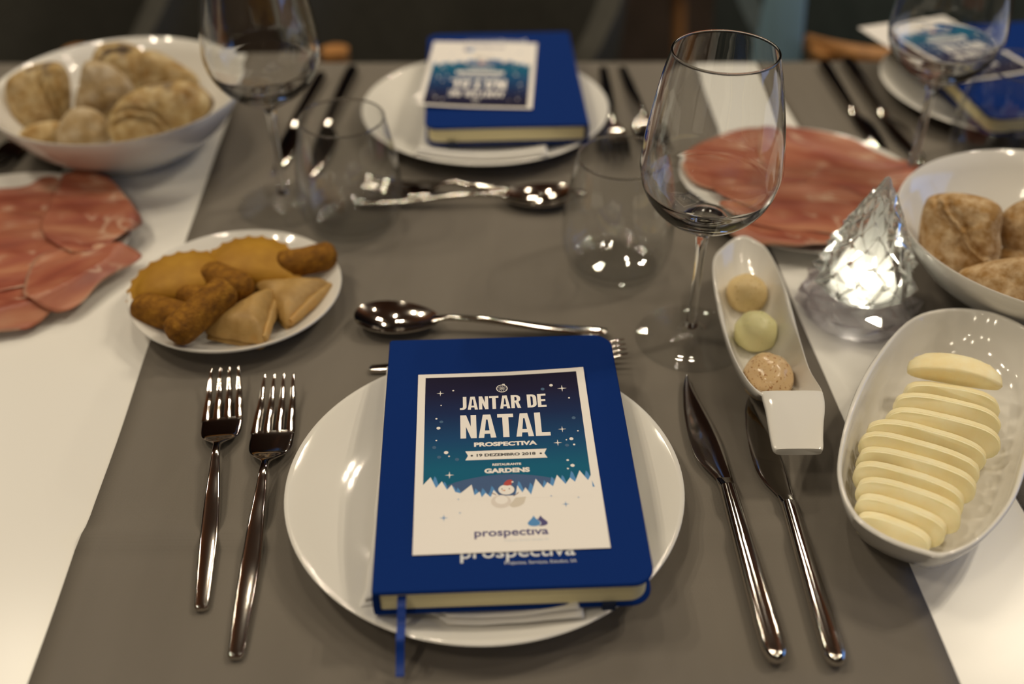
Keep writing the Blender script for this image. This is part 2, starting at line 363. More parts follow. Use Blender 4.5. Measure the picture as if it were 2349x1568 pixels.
# ------------------------------------------------------------------ chairs beyond the table
def make_chair(name, label, m):
    t = thing(name, label, 'chair', (0, 0, 0), 0, 'upholstered chairs behind the table')
    so = rrect(.50, .50, (.10, .10, .06, .06)); add('seat', *slab(so, .40, .47, .02), m, t)
    # curved shell: back and low arms in one
    vs, fs = [], []; nu, nv = 28, 10
    for side in (0, 1):
        for j in range(nv+1):
            v = j/nv
            for i in range(nu+1):
                a = pi*(-.74+1.48*i/nu); rr = .200+.02*v+(0.032 if side else 0); q = abs(a/(.74*pi))
                vs.append((rr*sin(a), .04+rr*cos(a)*1.05, .42+(.40-.20*q**2.5)*v))
    N = (nu+1)*(nv+1)
    for j in range(nv):
        for i in range(nu):
            a = j*(nu+1)+i; fs.append((a, a+1, a+nu+2, a+nu+1)); fs.append((N+a, N+a+nu+1, N+a+nu+2, N+a+1))
    for i in range(nu):
        a = i; fs.append((a, N+a, N+a+1, a+1)); a = nv*(nu+1)+i; fs.append((a, a+1, N+a+1, N+a))
    for j in range(nv):
        a = j*(nu+1); fs.append((a, a+nu+1, N+a+nu+1, N+a)); a += nu; fs.append((a, N+a, N+a+nu+1, a+nu+1))
    add('backrest', vs, fs, m, t, ang=60)
    for s in (-1, 1):
        for y0, y1, zt in ((-.165, -.20, .668), (.17, .25, .45)):
            q = []; n = 10
            for f in (0, .25, .6, 1):
                x = s*(.19-.055*f); y = y1+(y0-y1)*f; r = .011+.007*f
                q.append([(x+r*cos(2*pi*i/n), y+r*sin(2*pi*i/n), zt*f) for i in range(n)])
            v3 = [v for r_ in q for v in r_]; f3 = []
            for k in range(3): f3 += ringfaces(k*n, (k+1)*n, n)
            f3 += [tuple(range(n)), tuple(range(3*n, 4*n))]
            add('leg', v3, f3, WOODCH, t)
    return t
ch = make_chair('armchair', 'dark grey armchair behind the far centre blue notebook', UPH); ch.location = (-0.085, 1.48, 0); ch.rotation_euler.z = -.04
dup(ch, (-0.70, 1.48, 0), 0.04, 'dark grey armchair behind the left bread bowl')
ct = make_chair('armchair', 'teal grey armchair behind the right blue notebook', UPHT); ct.location = (0.54, 1.48, 0); ct.rotation_euler.z = -.02
rl = cat_open([(-.15, -.13, .660), (-.10, -.20, .675), (0, -.235, .684), (.10, -.20, .675), (.15, -.13, .660)], 6); vs, fs = [], []
for (x, y, z) in rl:
    for i in range(10): vs.append((x, y+.014*cos(2*pi*i/10), z+.012*sin(2*pi*i/10)))
for k in range(len(rl)-1): fs += ringfaces(k*10, (k+1)*10, 10)
fs += [tuple(range(10)), tuple(range(10*len(rl)-10, 10*len(rl)))]
add('front_rail', vs, fs, WOODCH, ct)
PALEB = mat('pale_blue_strip', (0.20, 0.33, 0.42), 0.6)
add('added_edge_strip', *loft([(y, -.205-.018*(z-.45), z, .020, .012) for y, z in ()] or [(-.19, -.190, .60, .022, .10), (-.175, -.196, .60, .026, .19), (-.16, -.200, .60, .022, .19)], 20, 4), PALEB, ct)  # added strip; the shell edge's bluish tone is put into its colour
dup(ch, (0.168, 2.5, 0), .295, 'wooden legged armchair farther back, seen between two nearer chairs')
dup(ch, (-0.92, 2.5, 0), .3, 'grey armchair in the second row beyond the left wine glass')

# ------------------------------------------------------------------ plates, napkins
PL = [(0, .0015), (.055, .0015), (.062, 0), (.068, 0), (.071, .0018), (.092, .0085), (.108, .0135), (.1170, .0172), (.1177, .0185), (.1170, .0192), (.1145, .0186), (.106, .0152), (.092, .0098), (.080, .0063), (.070, .0050), (.05, .0046), (0, .0046)]
def zprof(prof, r):
    p = prof[-8:]
    best = p[-1][1]
    for (r0, z0), (r1, z1) in zip(prof, prof[1:]):
        if r1 < r0 and r1 <= r <= r0 and z0 > .003: best = z1+(z0-z1)*(r-r1)/(r0-r1)
    return best
def plate(name, label, loc, R, group='white round plates', prof=PL, cat='plate', h=1.0):
    k = R/.1177; p = [(r*k, z*h) for r, z in prof]
    o = add(name, *lathe(p, 128), PORC, loc=loc, ang=60); return tag(o, label, cat, group)
plate('dinner_plate', 'white dinner plate under the nearest blue notebook', (-.0163, .4518, Z+.0013), .1177)
plate('dinner_plate', 'white dinner plate under the far centre notebook, across the table', (-.0249, .9497, Z+.0013), .1177)
plate('dinner_plate', 'white dinner plate under the notebook at the far right', (.4870, .9980, Z+.0013), .1177)
plate('serving_plate', 'white plate holding croquettes and samosas', (-.2035, .6500, Z+.0013), .0775, 'white serving plates')
HAMPROF = [(0, .0015), (.062, .0012), (.070, 0), (.076, 0), (.079, .0018), (.100, .0065), (.1170, .0112), (.1177, .0122), (.1170, .0128), (.110, .0108), (.098, .0072), (.088, .0055), (.07, .0048), (0, .0046)]
plate('serving_plate', 'flat white plate covered with ham beside the crystal tree', (.2490, .8085, Z+.0013), .1060, 'white serving plates', HAMPROF)
plate('serving_plate', 'flat white plate of ham at the left edge', (-.4130, .7240, Z+.0013), .1080, 'white serving plates', HAMPROF)

def pad(w, h, z0, z1, zf, seed, nx=26, ny=36, notch=0.0):
    """soft cloth layer: a rectangle with rounded edges lying on the height field zf"""
    vs, fs = [], []; N = (nx+1)*(ny+1)
    for sd_ in (1, 0):
        for j in range(ny+1):
            for i in range(nx+1):
                u, v = i/nx*2-1, j/ny*2-1
                u = math.copysign(1-(1-abs(u))**1.4, u); v = math.copysign(1-(1-abs(v))**1.4, v)
                x, y = u*w/2, v*h/2
                x += .0014*noise.noise((y*45, seed, u*2)); y += .0018*noise.noise((x*45, seed+3, v*2))
                if notch and v < 0: y += notch*min(1, max(0, -(x+.012)/.02))**.7*-v*(1-.35*min(1, max(0, -(x+.045)/.013)))
                e = min((1-abs(u))*w/2, (1-abs(v))*h/2); k = min(1, e/.0022); k = (1-(1-k)**2)**.5
                zm = (z0+z1)/2; hh = (z1-z0)/2*max(k, .05)
                vs.append((x, y, zf(x, y)+zm+(hh if sd_ else -hh)))
    for j in range(ny):
        for i in range(nx):
            a_ = j*(nx+1)+i; fs.append((a_, a_+1, a_+nx+2, a_+nx+1)); fs.append((N+a_, N+a_+nx+1, N+a_+nx+2, N+a_+1))
    bd = [i for i in range(nx+1)]+[j*(nx+1)+nx for j in range(1, ny+1)]+[ny*(nx+1)+i for i in range(nx-1, -1, -1)]+[j*(nx+1) for j in range(ny-1, 0, -1)]
    for k in range(len(bd)): a_, b_ = bd[k], bd[(k+1) % len(bd)]; fs.append((a_, N+a_, N+b_, b_))
    return vs, fs
def napkin(label, loc, rz, w=.116, h=.205, off=(0, 0), notch=0.0):
    t = thing('napkin', label, 'napkin', loc, rz, 'folded white napkins')
    zf = lambda x, y: max(0, zprof(PL, min(math.hypot(x-off[0], y-off[1]), .1170))-.0046)
    for k, (z0, z1, ins) in enumerate(((0, .0030, 0), (.0031, .0060, .003))):
        add('folded_layer', *pad(w-ins, h-ins*2, z0, z1, zf, k*3.3+w, notch=notch), COTTON, t, ang=70)
    return t
napkin('white cloth napkin folded under the nearest blue notebook', (-.0235, .4520, Z+.0062), .018, notch=.017)
napkin('white cloth napkin folded under the far centre blue notebook', (-.0235, .9500, Z+.0062), -.03)
napkin('white cloth napkin folded under the far right blue notebook', (.4900, .9990, Z+.0062), .06, .1, .17)

# ------------------------------------------------------------------ notebook
def text_geo(body, x0, x1, y0, y1, bold=0.0, fitted=True):
    cu = bpy.data.curves.new('txt', 'FONT'); cu.body = body; cu.size = 1; cu.offset = bold; cu.resolution_u = 4
    ob = bpy.data.objects.new('txt', cu); me = bpy.data.meshes.new_from_object(ob)
    vs = [v.co.copy() for v in me.vertices]; fs = [tuple(p.vertices) for p in me.polygons]
    a0 = min(v.x for v in vs); a1 = max(v.x for v in vs); b0 = min(v.y for v in vs); b1 = max(v.y for v in vs)
    out = [(x0+(v.x-a0)/(a1-a0)*(x1-x0), y0+(v.y-b0)/(b1-b0)*(y1-y0), 0) for v in vs]
    bpy.data.objects.remove(ob); bpy.data.curves.remove(cu); bpy.data.meshes.remove(me)
    return out, fs
NW, NL, NT = .1463, .2095, .0182
def make_notebook(label, loc, rz):
    t = thing('notebook', label, 'notebook', loc, rz, 'blue hardback notebooks')
    co = rrect(NW, NL, (.002, .012, .012, .002))
    add('cover', *slab(co, NT-.0026, NT, .0009), COVER, t)
    add('cover', *slab(co, 0, .0026, .0009), COVER, t)
    sp = [(y, -NW/2+.0018, NT/2, .0019, NT/2-.0004) for y in (-NL/2+.001, NL/2-.001)]
    add('spine', *loft(sp, 16, 4), COVER, t)
    po = rrect(NW-.0065, NL-.0042, (.001, .010, .010, .001)); po = [(x+.0004, y) for x, y in po]
    add('page_block', *slab(po, .0027, NT-.0027, 0), PAGES, t)
    # ribbon marker: leaves the pages at the foot, falls over the edge
    rx = -.0577; pts = [(-.0990, .0132), (-.1058, .0128), (-.1100, .0080), (-.1135, .0036), (-.1175, .0018), (-.1205, .0003), (-.1232, -.0050), (-.1268, -.0105), (-.1310, -.0150)]
    pts = cat_open(pts, 5); vs = []
    for k, (y, z) in enumerate(pts):
        x = rx-.002*k/len(pts)
        vs += [(x-.0022, y, z), (x+.0022, y, z+.0002), (x+.0022, y-.0003, z-.0003), (x-.0022, y-.0003, z-.0005)]
    fs = []
    for k in range(len(pts)-1): fs += ringfaces(4*k, 4*k+4, 4)
    fs += [(0, 1, 2, 3), tuple(4*(len(pts)-1)+i for i in range(4))]
    add('ribbon', vs, fs, BLUERIB, t)
    add('elastic_band', *join(box(.046, .053, -NL/2-.0012, -NL/2+.0005, -.0008, .0044), box(.046, .053, -NL/2-.001, NL/2+.001, -.0009, -.0001), box(.046, .053, NL/2-.0005, NL/2+.0012, -.0008, .0044)), ELAS, t, smooth=False)
    lo = [(x, y, NT+.00008) for x, y, z in text_geo('prospect\u0131va', -.0275, .0333, -.0868, -.0765, .012)[0]]
    add('logo_lettering', lo, text_geo('prospect\u0131va', 0, 1, 0, 1, .012)[1], SILVERINK, t, smooth=False, closed=False)
    g = text_geo('Projectos, Servi\u00e7os, Estudos, SA', -.0043, .0335, -.0893, -.0866, 0)
    add('small_lettering', *move(g, 0, 0, NT+.00008), SILVERINK, t, smooth=False, closed=False)
    return t
NZ = Z+.0209
nb = make_notebook('blue notebook with dangling ribbon on the nearest plate', (-.0035, .4598, NZ), .0422)
dup(nb, (-.0085, .9720, NZ), pi+.045, 'blue notebook turned away on the far centre plate')
dup(nb, (.4890, .9920, NZ), pi+.12, 'blue notebook under a slanted card at the far right')

# ------------------------------------------------------------------ dinner card
def cz(x, y):
    a = min(max((x+.008)/.0605, 0), 1); b = min(max((y+.01)/.084, 0), 1); return .0022*a**1.6*b**1.5
MM = .001
INKW = mat('card_white_ink', (0.80, 0.76, 0.72), 0.55); INKK = mat('black_ink', (0.012, 0.010, 0.012), 0.5)
INKN = mat('purple_blue_ink', (0.045, 0.035, 0.16), 0.5); INKL = mat('light_blue_ink', (0.05, 0.22, 0.50), 0.5)
INKH = mat('hill_blue_ink', (0.014, 0.065, 0.19), 0.5); INKD = mat('dim_dot_ink', (0.02, 0.085, 0.19), 0.5)
INKR = mat('red_ink', (0.40, 0.025, 0.02), 0.5); INKO = mat('orange_ink', (0.55, 0.20, 0.05), 0.5)
INKS = mat('snow_shade_ink', (0.66, 0.60, 0.55), 0.5); INKS2 = mat('snow_shadow_ink', (0.60, 0.54, 0.46), 0.5); INKP = mat('pale_blue_ink', (0.55, 0.60, 0.66), 0.5)
INKB = mat('brown_ink', (0.16, 0.05, 0.03), 0.5)
SKY = mat('night_gradient_print', (0.01, 0.03, 0.1), 0.85, spec=0.12)
def _sky():
    m = SKY; b = m.node_tree.nodes['Principled BSDF']; tc = nd(m, 'ShaderNodeTexCoord'); sx = nd(m, 'ShaderNodeSeparateXYZ'); ln(m, tc.outputs['Object'], sx.inputs[0])
    mr = nd(m, 'ShaderNodeMapRange'); mr.inputs[1].default_value = -.034; mr.inputs[2].default_value = .0706; ln(m, sx.outputs[1], mr.inputs[0])
    ln(m, ramp(m, mr.outputs[0], [(0.0, (0.010, 0.115, 0.20)), (0.22, (0.010, 0.110, 0.20)), (0.45, (0.012, 0.060, 0.16)), (0.66, (0.012, 0.026, 0.09)), (0.86, (0.014, 0.013, 0.042)), (1.0, (0.014, 0.011, 0.030))]), b.inputs['Base Color'])
_sky()
def circ(x, y, r, n=16, rx=None): return [(x+(rx or r)*cos(2*pi*i/n), y+r*sin(2*pi*i/n)) for i in range(n)]
def star4(x, y, r, k=.13):
    o = []
    for i in range(8):
        rr = r if i % 2 == 0 else r*k*1.4; a = pi*i/4; o.append((x+rr*cos(a)*.95, y+rr*sin(a)))
    return o
def polys(name, ps, m, root, layer):
    """flat print: polygons in millimetres laid on the card, following its curl"""
    vs, fs = [], []
    for p in ps:
        b = len(vs); vs += [(x*MM, y*MM, 0) for x, y in p]; fs.append(tuple(range(b, b+len(p))))
    me = bpy.data.meshes.new(name); me.from_pydata(vs, [], fs)
    bm = bmesh.new(); bm.from_mesh(me); bmesh.ops.triangulate(bm, faces=bm.faces[:])
    bm.normal_update()
    for f in bm.faces:
        if f.normal.z < 0: f.normal_flip()
    for v in bm.verts: v.co.z = cz(v.co.x, v.co.y)+.00021+layer*.00001
    bm.to_mesh(me); bm.free(); me.materials.append(m)
    o = bpy.data.objects.new(name, me); col.objects.link(o); o.parent = root; return o
def textp(name, body, x0, x1, y0, y1, m, root, layer, bold=0.0):
    g = text_geo(body, x0*MM, x1*MM, y0*MM, y1*MM, bold)
    return add(name, [(x, y, cz(x, y)+.00021+layer*.00001) for x, y, z in g[0]], g[1], m, root, smooth=False, closed=False)
def arc(cx, cy, rx, ry, a0, a1, n=8): return [(cx+rx*cos(a0+(a1-a0)*i/n), cy+ry*sin(a0+(a1-a0)*i/n)) for i in range(n+1)]
def letter(c):
    """bold condensed capitals, height 1; returns polygons, width"""
    t = .175
    if c == 'N': return [[(0, 0), (0, 1), (.17, 1), (.30, .50), (.30, 1), (.46, 1), (.46, 0), (.30, 0), (.16, .50), (.16, 0)]], .46
    if c == 'A': return [[(0, 0), (.14, 1), (.25, 1), (.155, 0)], [(.25, 1), (.36, 1), (.50, 0), (.345, 0)], [(.12, .17), (.38, .17), (.37, .31), (.13, .31)], [(.24, 1), (.26, 1), (.28, .78), (.22, .78)]], .50
    if c == 'T': return [[(0, 1), (.46, 1), (.46, .85), (0, .85)], [(.142, 0), (.142, .86), (.318, .86), (.318, 0)]], .46
    if c == 'L': return [[(0, 0), (0, 1), (t, 1), (t, 0)], [(0, 0), (0, .15), (.42, .15), (.42, 0)]], .42
    if c == 'E': return [[(0, 0), (0, 1), (t, 1), (t, 0)]]+[[(0, y), (0, y+.145), (x, y+.145), (x, y)] for y, x in ((0, .42), (.855, .42), (.435, .385))], .43
    if c == 'J':
        o = [(.15, 1), (.325, 1)]+arc(.10, .22, .225, .22, 0, -pi/2, 8)+[(0, 0), (0, .145), (.06, .145)]+arc(.08, .22, .07, .075, -pi/2, 0, 6)
        return [o], .325
    if c == 'D':
        a = arc(.2, .74, .26, .26, pi/2, 0, 8)+arc(.2, .26, .26, .26, 0, -pi/2, 8); b = arc(.2, .72, .085, .13, pi/2, 0, 8)+arc(.2, .28, .085, .13, 0, -pi/2, 8)
        q = [[a[i], a[i+1], b[i+1], b[i]] for i in range(len(a)-1)]
        return [[(0, 0), (0, 1), (t, 1), (t, 0)], [(.1, .85), (.1, 1), (.2, 1), (.2, .85)], [(.1, 0), (.1, .15), (.2, .15), (.2, 0)]]+q, .46
    if c == 'R':
        a = arc(.2, .79, .26, .21, pi/2, 0, 8)+arc(.2, .66, .26, .22, 0, -pi/2, 8); b = arc(.2, .77, .085, .09, pi/2, 0, 8)+arc(.2, .66, .085, .085, 0, -pi/2, 8)
        q = [[a[i], a[i+1], b[i+1], b[i]] for i in range(len(a)-1)]
        return [[(0, 0), (0, 1), (t, 1), (t, 0)], [(.1, .86), (.1, 1), (.2, 1), (.2, .86)], [(.1, .44), (.1, .575), (.2, .575), (.2, .44)], [(.20, .46), (.35, .52), (.48, 0), (.305, 0)]]+q, .48
    return [], .2
def headline(body, x0, x1, y0, y1, gap=.055):
    ps, x = [], 0
    for c in body:
        p, wd = letter(c); ps += [[(q[0]+x, q[1]) for q in r] for r in p]; x += wd+gap
    W = x-gap
    return [[(x0+px/W*(x1-x0), y0+py*(y1-y0)) for px, py in r] for r in ps]
def make_card(label, loc, rz):
    t = thing('dinner_card', label, 'card', loc, rz, 'printed dinner cards')
    def sheet(name, x0, x1, y0, y1, m, z0, th, n=24):
        vs, fs = [], []
        for s in ((0, 1) if th else (1,)):
            for j in range(n+1):
                for i in range(n+1):
                    x = (x0+(x1-x0)*i/n)*MM; y = (y0+(y1-y0)*j/n)*MM; vs.append((x, y, cz(x, y)+z0+(th if s else 0)))
        N = (n+1)**2
        for j in range(n):
            for i in range(n):
                a = j*(n+1)+i; q = (a, a+1, a+n+2, a+n+1)
                if th: fs.append(q[::-1]); fs.append(tuple(k+N for k in q))
                else: fs.append(q)
        if th:
            bd = [i for i in range(n+1)]+[j*(n+1)+n for j in range(1, n+1)]+[n*(n+1)+i for i in range(n-1, -1, -1)]+[j*(n+1) for j in range(n-1, 0, -1)]
            for k in range(len(bd)): a, b = bd[k], bd[(k+1) % len(bd)]; fs.append((a, b, b+N, a+N))
        return add(name, vs, fs, m, t, closed=bool(th), ang=30)
    sheet('card_stock', -52.5, 52.5, -74, 74, PAPER, 0, .0002)
    sheet('night_sky_print', -47.8, 47.6, -34.5, 70.5, SKY, .00021, 0)
    hill = [(-34, -24)]+[(x, -16.8-((x+1)/31)**2*6) for x in range(-30, 29, 3)]+[(30, -24), (30, -34.4), (-34, -34.4)]
    polys('hill_print', [hill], INKH, t, 1)
    rnd = random.Random(3)
    tr = [(-41, -16.5), (-35.5, -21), (-30.5, -24.5), (-28, -26), (-18, -27), (-14, -27), (-8.8, -25.5), (6.5, -22.5), (13, -24), (21, -22.5), (25.5, -20), (31.5, -19), (37, -16), (45.5, -16)]
    polys('blue_fir_print', [[(x-3.2, max(y-13, -34)), (x-1.3, y-4), (x-.4, y), (x+.6, y-1.5), (x+3.4, max(y-13, -34))] for x, y in tr], INKL, t, 2)
    zig = [(-47.9, -23.2), (-43.6, -17.1), (-40.5, -25.7), (-37.2, -20.7), (-34.3, -27.5), (-31.7, -23.7), (-29.7, -29.3), (-26.8, -30.5), (-20.4, -24.0), (-19.0, -32.4), (-16.0, -29.7), (-14.9, -34.1), (-12.7, -30.9), (-10.0, -34.2), (-8.1, -28.8), (-5, -33.5), (4, -33.5), (5.3, -25.9), (7.9, -31.5), (9.8, -27.7), (12.7, -33.3), (16.0, -21.2), (20.0, -28.6), (22.4, -24.2), (25.4, -27.6), (28.3, -18.8), (32.6, -26.2), (35.5, -21.3), (38.1, -24.7), (41.5, -15.8), (45.6, -23.8), (47.7, -19.4)]
    ps = [[(x0, y0), (x1, y1), (x1, -36), (x0, -36)] for (x0, y0), (x1, y1) in zip(zig, zig[1:])]
    polys('snow_print', ps, INKW, t, 3)
    polys('headline_lettering', headline('JANTAR DE', -26.4, 26.8, 39.2, 51.2), INKW, t, 3)
    polys('headline_lettering', headline('NATAL', -26.3, 27.3, 13.9, 34.3), INKW, t, 3)
    textp('lettering', 'PROSPECTIVA', -18.4, 18.7, 6.5, 10.1, INKW, t, 3, .05)
    polys('banner_print', [[(-23.6, 2.95), (24, 2.95), (22.4, -.8), (24, -4.5), (-23.7, -4.5), (-22.1, -.8)]], INKW, t, 3)
    textp('lettering', '19 DEZEMBRO 2018', -17.1, 17.3, -1.95, .5, INKK, t, 4, .045)
    polys('banner_dot', [circ(-19.9, -.85, .75), circ(20.3, -.85, .75)], INKK, t, 4)
    textp('lettering', 'RESTAURANTE', -8.2, 8.4, -9.7, -7.9, INKW, t, 3, .04)
    textp('lettering', 'GARDENS', -12.9, 13.1, -15.6, -11.8, INKW, t, 3, .055)
    ring = [[(p[0], p[1]) for p in q] for q in [[circ(0, 58, 3.6, 28)[i], circ(0, 58, 3.6, 28)[(i+1) % 28], circ(0, 58, 3.0, 28)[(i+1) % 28], circ(0, 58, 3.0, 28)[i]] for i in range(28)]]
    for k in range(10):
        a = 2*pi*k/10+.2; c, s = cos(a), sin(a); d = .14
        ring.append([(c*.7-s*d, 58+s*.7+c*d), (c*2.5-s*d, 58+s*2.5+c*d), (c*2.5+s*d, 58+s*2.5-c*d), (c*.7+s*d, 58+s*.7-c*d)])
    ring += [circ(0, 58, .45, 10), [(.2, 61.4), (2.0, 61.0), (1.9, 62.2), (.5, 62.4)]]
    polys('wheel_emblem', ring, INKW, t, 3)
    polys('star_print', [star4(x, y, r) for x, y, r in ((-38.4, 55.2, 2.6), (37.4, 55.3, 3.2), (34.5, 18.9, 2.7), (30.9, 7.5, 2.8), (-32.9, -16, 2.9))], INKW, t, 3)
    polys('snowflake_dot', [circ(x, y, d*.047*.9, 14) for x, y, d in ((-30.4, 57.5, 15), (-37.9, 44, 11), (-40.7, 32, 16), (-39.4, 23.6, 29), (-40.6, 13, 13), (-34.8, 2.5, 31), (-33.1, -.7, 13), (30.8, 58.7, 27), (41, 46.2, 15), (43.7, 16.9, 13), (39.2, 10.4, 29), (36.2, 9.7, 12), (40.4, 5.5, 17), (35.5, -7.2, 18), (37.9, -11.6, 29), (35, -14, 15))], INKW, t, 3)
    polys('dim_dot', [circ(x, y, 1.2, 14) for x, y in ((-37.7, 29.1), (-41.8, 7.1), (-38.9, -1.1), (-28.5, -3.5), (42.2, 28.3), (36.2, 5.1), (25.3, 55.6))], INKD, t, 3)
    polys('snowman_shadow', [[(0, -41)]+arc(2, -37.5, 7, 5, -pi/2, 0, 6)+[(9.8, -34.8), (4, -35.2)]], INKS2, t, 4)
    polys('snowman_body', [circ(-4.3, -37.8, 4.9, 24, 5.6)], INKS, t, 5)
    polys('snowman_belly', [circ(-4.0, -36.6, 3.2, 20, 3.6)], INKW, t, 6)
    polys('snowman_head', [circ(-1, -28.9, 3.9, 24, 4.5)], INKW, t, 6)
    polys('snowman_hat', [[(-2.6, -25.4), (-1.8, -23.2), (-.2, -21.6), (1.6, -21.1), (2.9, -21.9), (2.6, -22.8), (2.0, -25.4), (-.3, -25.9)]], INKR, t, 7)
    polys('hat_bobble', [circ(2.7, -23.1, .65, 10)], INKW, t, 8)
    polys('snowman_nose', [[(-1.6, -29), (-1.7, -30), (-3.9, -29.6)]], INKO, t, 7)
    polys('snowman_eye', [circ(-3.4, -28.3, .45, 8), circ(.7, -28.3, .45, 8)], INKB, t, 7)
    polys('snowman_arm', [[(-9.6, -31.1), (-9.2, -30.8), (-8.2, -31.4), (-6.7, -32.6), (-6.9, -33), (-8.4, -31.9)], [(2.6, -33.8), (2.9, -34.2), (4.6, -32.9), (5.9, -31.5), (5.6, -31.1), (4.3, -32.6)]], INKB, t, 7)
    polys('blue_star_print', [star4(x, y, r) for x, y, r in ((-36.1, -48.5, 2.6), (31.4, -41.5, 2.3), (23.8, -35, 1.0), (-28, -35, 1), (-27.2, -45.3, 1), (38.9, -36.8, .9))], INKL, t, 4)
    textp('logo_lettering', 'prospect\u0131va', -19.6, 20.4, -64.6, -58.4, INKN, t, 4, .02)
    textp('small_lettering', 'Projectos, Servi\u00e7os, Estudos, SA', -3.7, 20.1, -67.3, -65.6, INKP, t, 4)
    def drop(cx, cy, w): return [(cx, cy+5.6)]+[(cx+w*x, cy+y) for x, y in ((.25, 3.9), (.62, 2.3), (.92, 1.0), (1, -.1), (.85, -1.2), (.45, -1.9), (0, -2.1), (-.45, -1.9), (-.85, -1.2), (-1, -.1), (-.92, 1.0), (-.62, 2.3), (-.25, 3.9))]
    polys('drop_emblem', [drop(16.8, -54.8, 3.7)], INKN, t, 4); polys('drop_emblem', [drop(13.0, -54.9, 3.9)], INKW, t, 5)
    polys('drop_emblem', [drop(13.0, -54.8, 3.5)], INKL, t, 6)
    return t
CZ = NZ+NT+.0006
cdd = make_card('printed Christmas dinner card on the nearest blue notebook', (-.0037, .4531, CZ), .046)
dup(cdd, (-.0300, .9740, CZ+.001), pi-.05, 'printed card, upside down, on the far centre notebook')
dup(cdd, (.4350, 1.0310, CZ+.001), pi+.33, 'slanted printed card behind the right wine glass')

# ------------------------------------------------------------------ cutlery
def make_fork(label, L, loc, rz, group):
    t = thing('fork', label, 'fork', loc, rz, group); k = L/.197; wk = .5*k+.5
    s = [(0, .0020, .0015), (.006, .0034, .0018), (.02, .0040, .002), (.12, .0047, .002), (.27, .0054, .002), (.40, .0047, .0021), (.50, .0036, .0022), (.58, .0025, .0022), (.63, .0025, .0018), (.655, .0060, .0013), (.685, .0108, .0011), (.715, .0127, .001), (.765, .0130, .0009), (.785, .0128, .0009)]
    zt = [(0, .0022), (.25, .0030), (.45, .0065), (.58, .0105), (.63, .0098), (.69, .0052), (.74, .0038), (.785, .0040), (.86, .0058), (1.0, .0125)]
    def zc(q):
        for (a, za), (b, zb) in zip(zt, zt[1:]):
            if q <= b: f = (q-a)/(b-a); f = f*f*(3-2*f); return za+(zb-za)*f
        return zt[-1][1]
    sec = cat_open([(q*L, 0, zc(q), hw*wk, ht) for q, hw, ht in s], 4)
    nh = 8*4
    add('handle', *loft(sec[:nh+1], 28, 4.2), STEEL, t, ang=50)
    hd = add('head', *loft(sec[nh:], 20, 3.0), STEEL, t, ang=50)
    for i in range(4):
        x0 = (-.0107+.00713*i)*wk; x1 = (-.0090+.0060*i)*wk
        q = [(.775+.225*j/8) for j in range(9)]
        hw = [.0029, .0028, .0026, .0024, .0021, .0018, .0014, .0010, .0005]
        add('tine', *loft([(a*L, x0+(x1-x0)*(a-.775)/.225, zc(a), h*wk, .0009-.0005*j/8) for j, (a, h) in enumerate(zip(q, hw))], 10, 2.6), STEEL, hd)
    return t
TZ = Z+.0014
f1 = make_fork('smaller steel fork, farther from the nearest plate', .196, (-.1689, .3696, TZ), .132, 'steel forks')
f2 = make_fork('larger steel fork with its head against the nearest plate', .2185, (-.1442, .3384, TZ), .057, 'steel forks')
dup(f1, (-.0985, .5740, TZ), -pi/2+.075, 'steel fork lying crosswise behind the nearest notebook', 'steel forks').scale = (.9, .91, .9)
dup(f1, (.0640, .8120, TZ), pi/2-.03, 'steel fork lying crosswise in front of the far centre plate', 'steel forks')
dup(f2, (.0965, 1.0700, TZ), pi-.005, 'steel fork close to the right of the far centre plate', 'steel forks')
dup(f1, (.1165, 1.0700, TZ), pi+.08, 'steel fork second from the far centre plate, behind the middle wine glass', 'steel forks')
dup(f2, (-.4400, 1.0500, TZ), pi-.13, "steel fork partly hidden beneath the left bread bowl's rim", 'steel forks')

def make_knife(label, k, loc, rz, group):
    t = thing('knife', label, 'knife', loc, rz, group)
    h = [(0, .0015), (.001, .0035), (.003, .0052), (.007, .0065), (.015, .0070), (.04, .0068), (.08, .0060), (.115, .0053), (.124, .0051)]
    add('handle', *loft([(y*k, 0, .0052*k, w*k, min(w, .0048)*k*.98) for y, w in cat_open(h, 3)], 20, 2.3), STEEL, t, ang=50)
    add('bolster', *loft([(.1235*k, 0, .005*k, .0050*k, .0036*k), (.126*k, 0, .0048*k, .0052*k, .0030*k), (.1305*k, -.0002*k, .0046*k, .0053*k, .0018*k), (.1325*k, -.0003*k, .0046*k, .0054*k, .0010*k)], 20, 2.6), STEEL, t, ang=50)
    b = [(.1315, -.0055, .0050), (.1345, -.0068, .0049), (.140, -.0095, .0049), (.147, -.0128, .0048), (.155, -.0148, .0047), (.165, -.0154, .0044), (.18, -.0152, .0026), (.196, -.0140, -.0004), (.2066, -.0124, -.0024), (.217, -.0106, -.0040), (.225, -.0084, -.0048), (.2295, -.0066, -.0050), (.231, -.0055, -.0050)]
    b = cat_open(b, 3)
    add('blade', *loft([(y*k, (xl+xr)/2*k, .0046*k+(y-.13)*.002, (xr-xl)/2*k, .0007) for y, xl, xr in b], 18, 1.6), STEEL, t, ang=35)
    return t
k1 = make_knife('larger steel knife to the right of the nearest plate', 1.0, (.1366, .3336, TZ), .05, 'steel knives')
k2 = make_knife('smaller steel knife with its tip near the butter dish handle', .905, (.1671, .3322, TZ), .022, 'steel knives')
dup(k1, (-.1655, 1.0640, TZ), pi-.08, 'steel knife nearest the left side of the far centre plate', 'steel knives')
dup(k2, (-.1965, 1.0500, TZ), pi-.10, 'steel knife beside the stem of the left wine glass', 'steel knives')
dup(k2, (.3290, 1.0760, TZ), pi+.03, 'steel knife farther from the far right plate', 'steel knives')
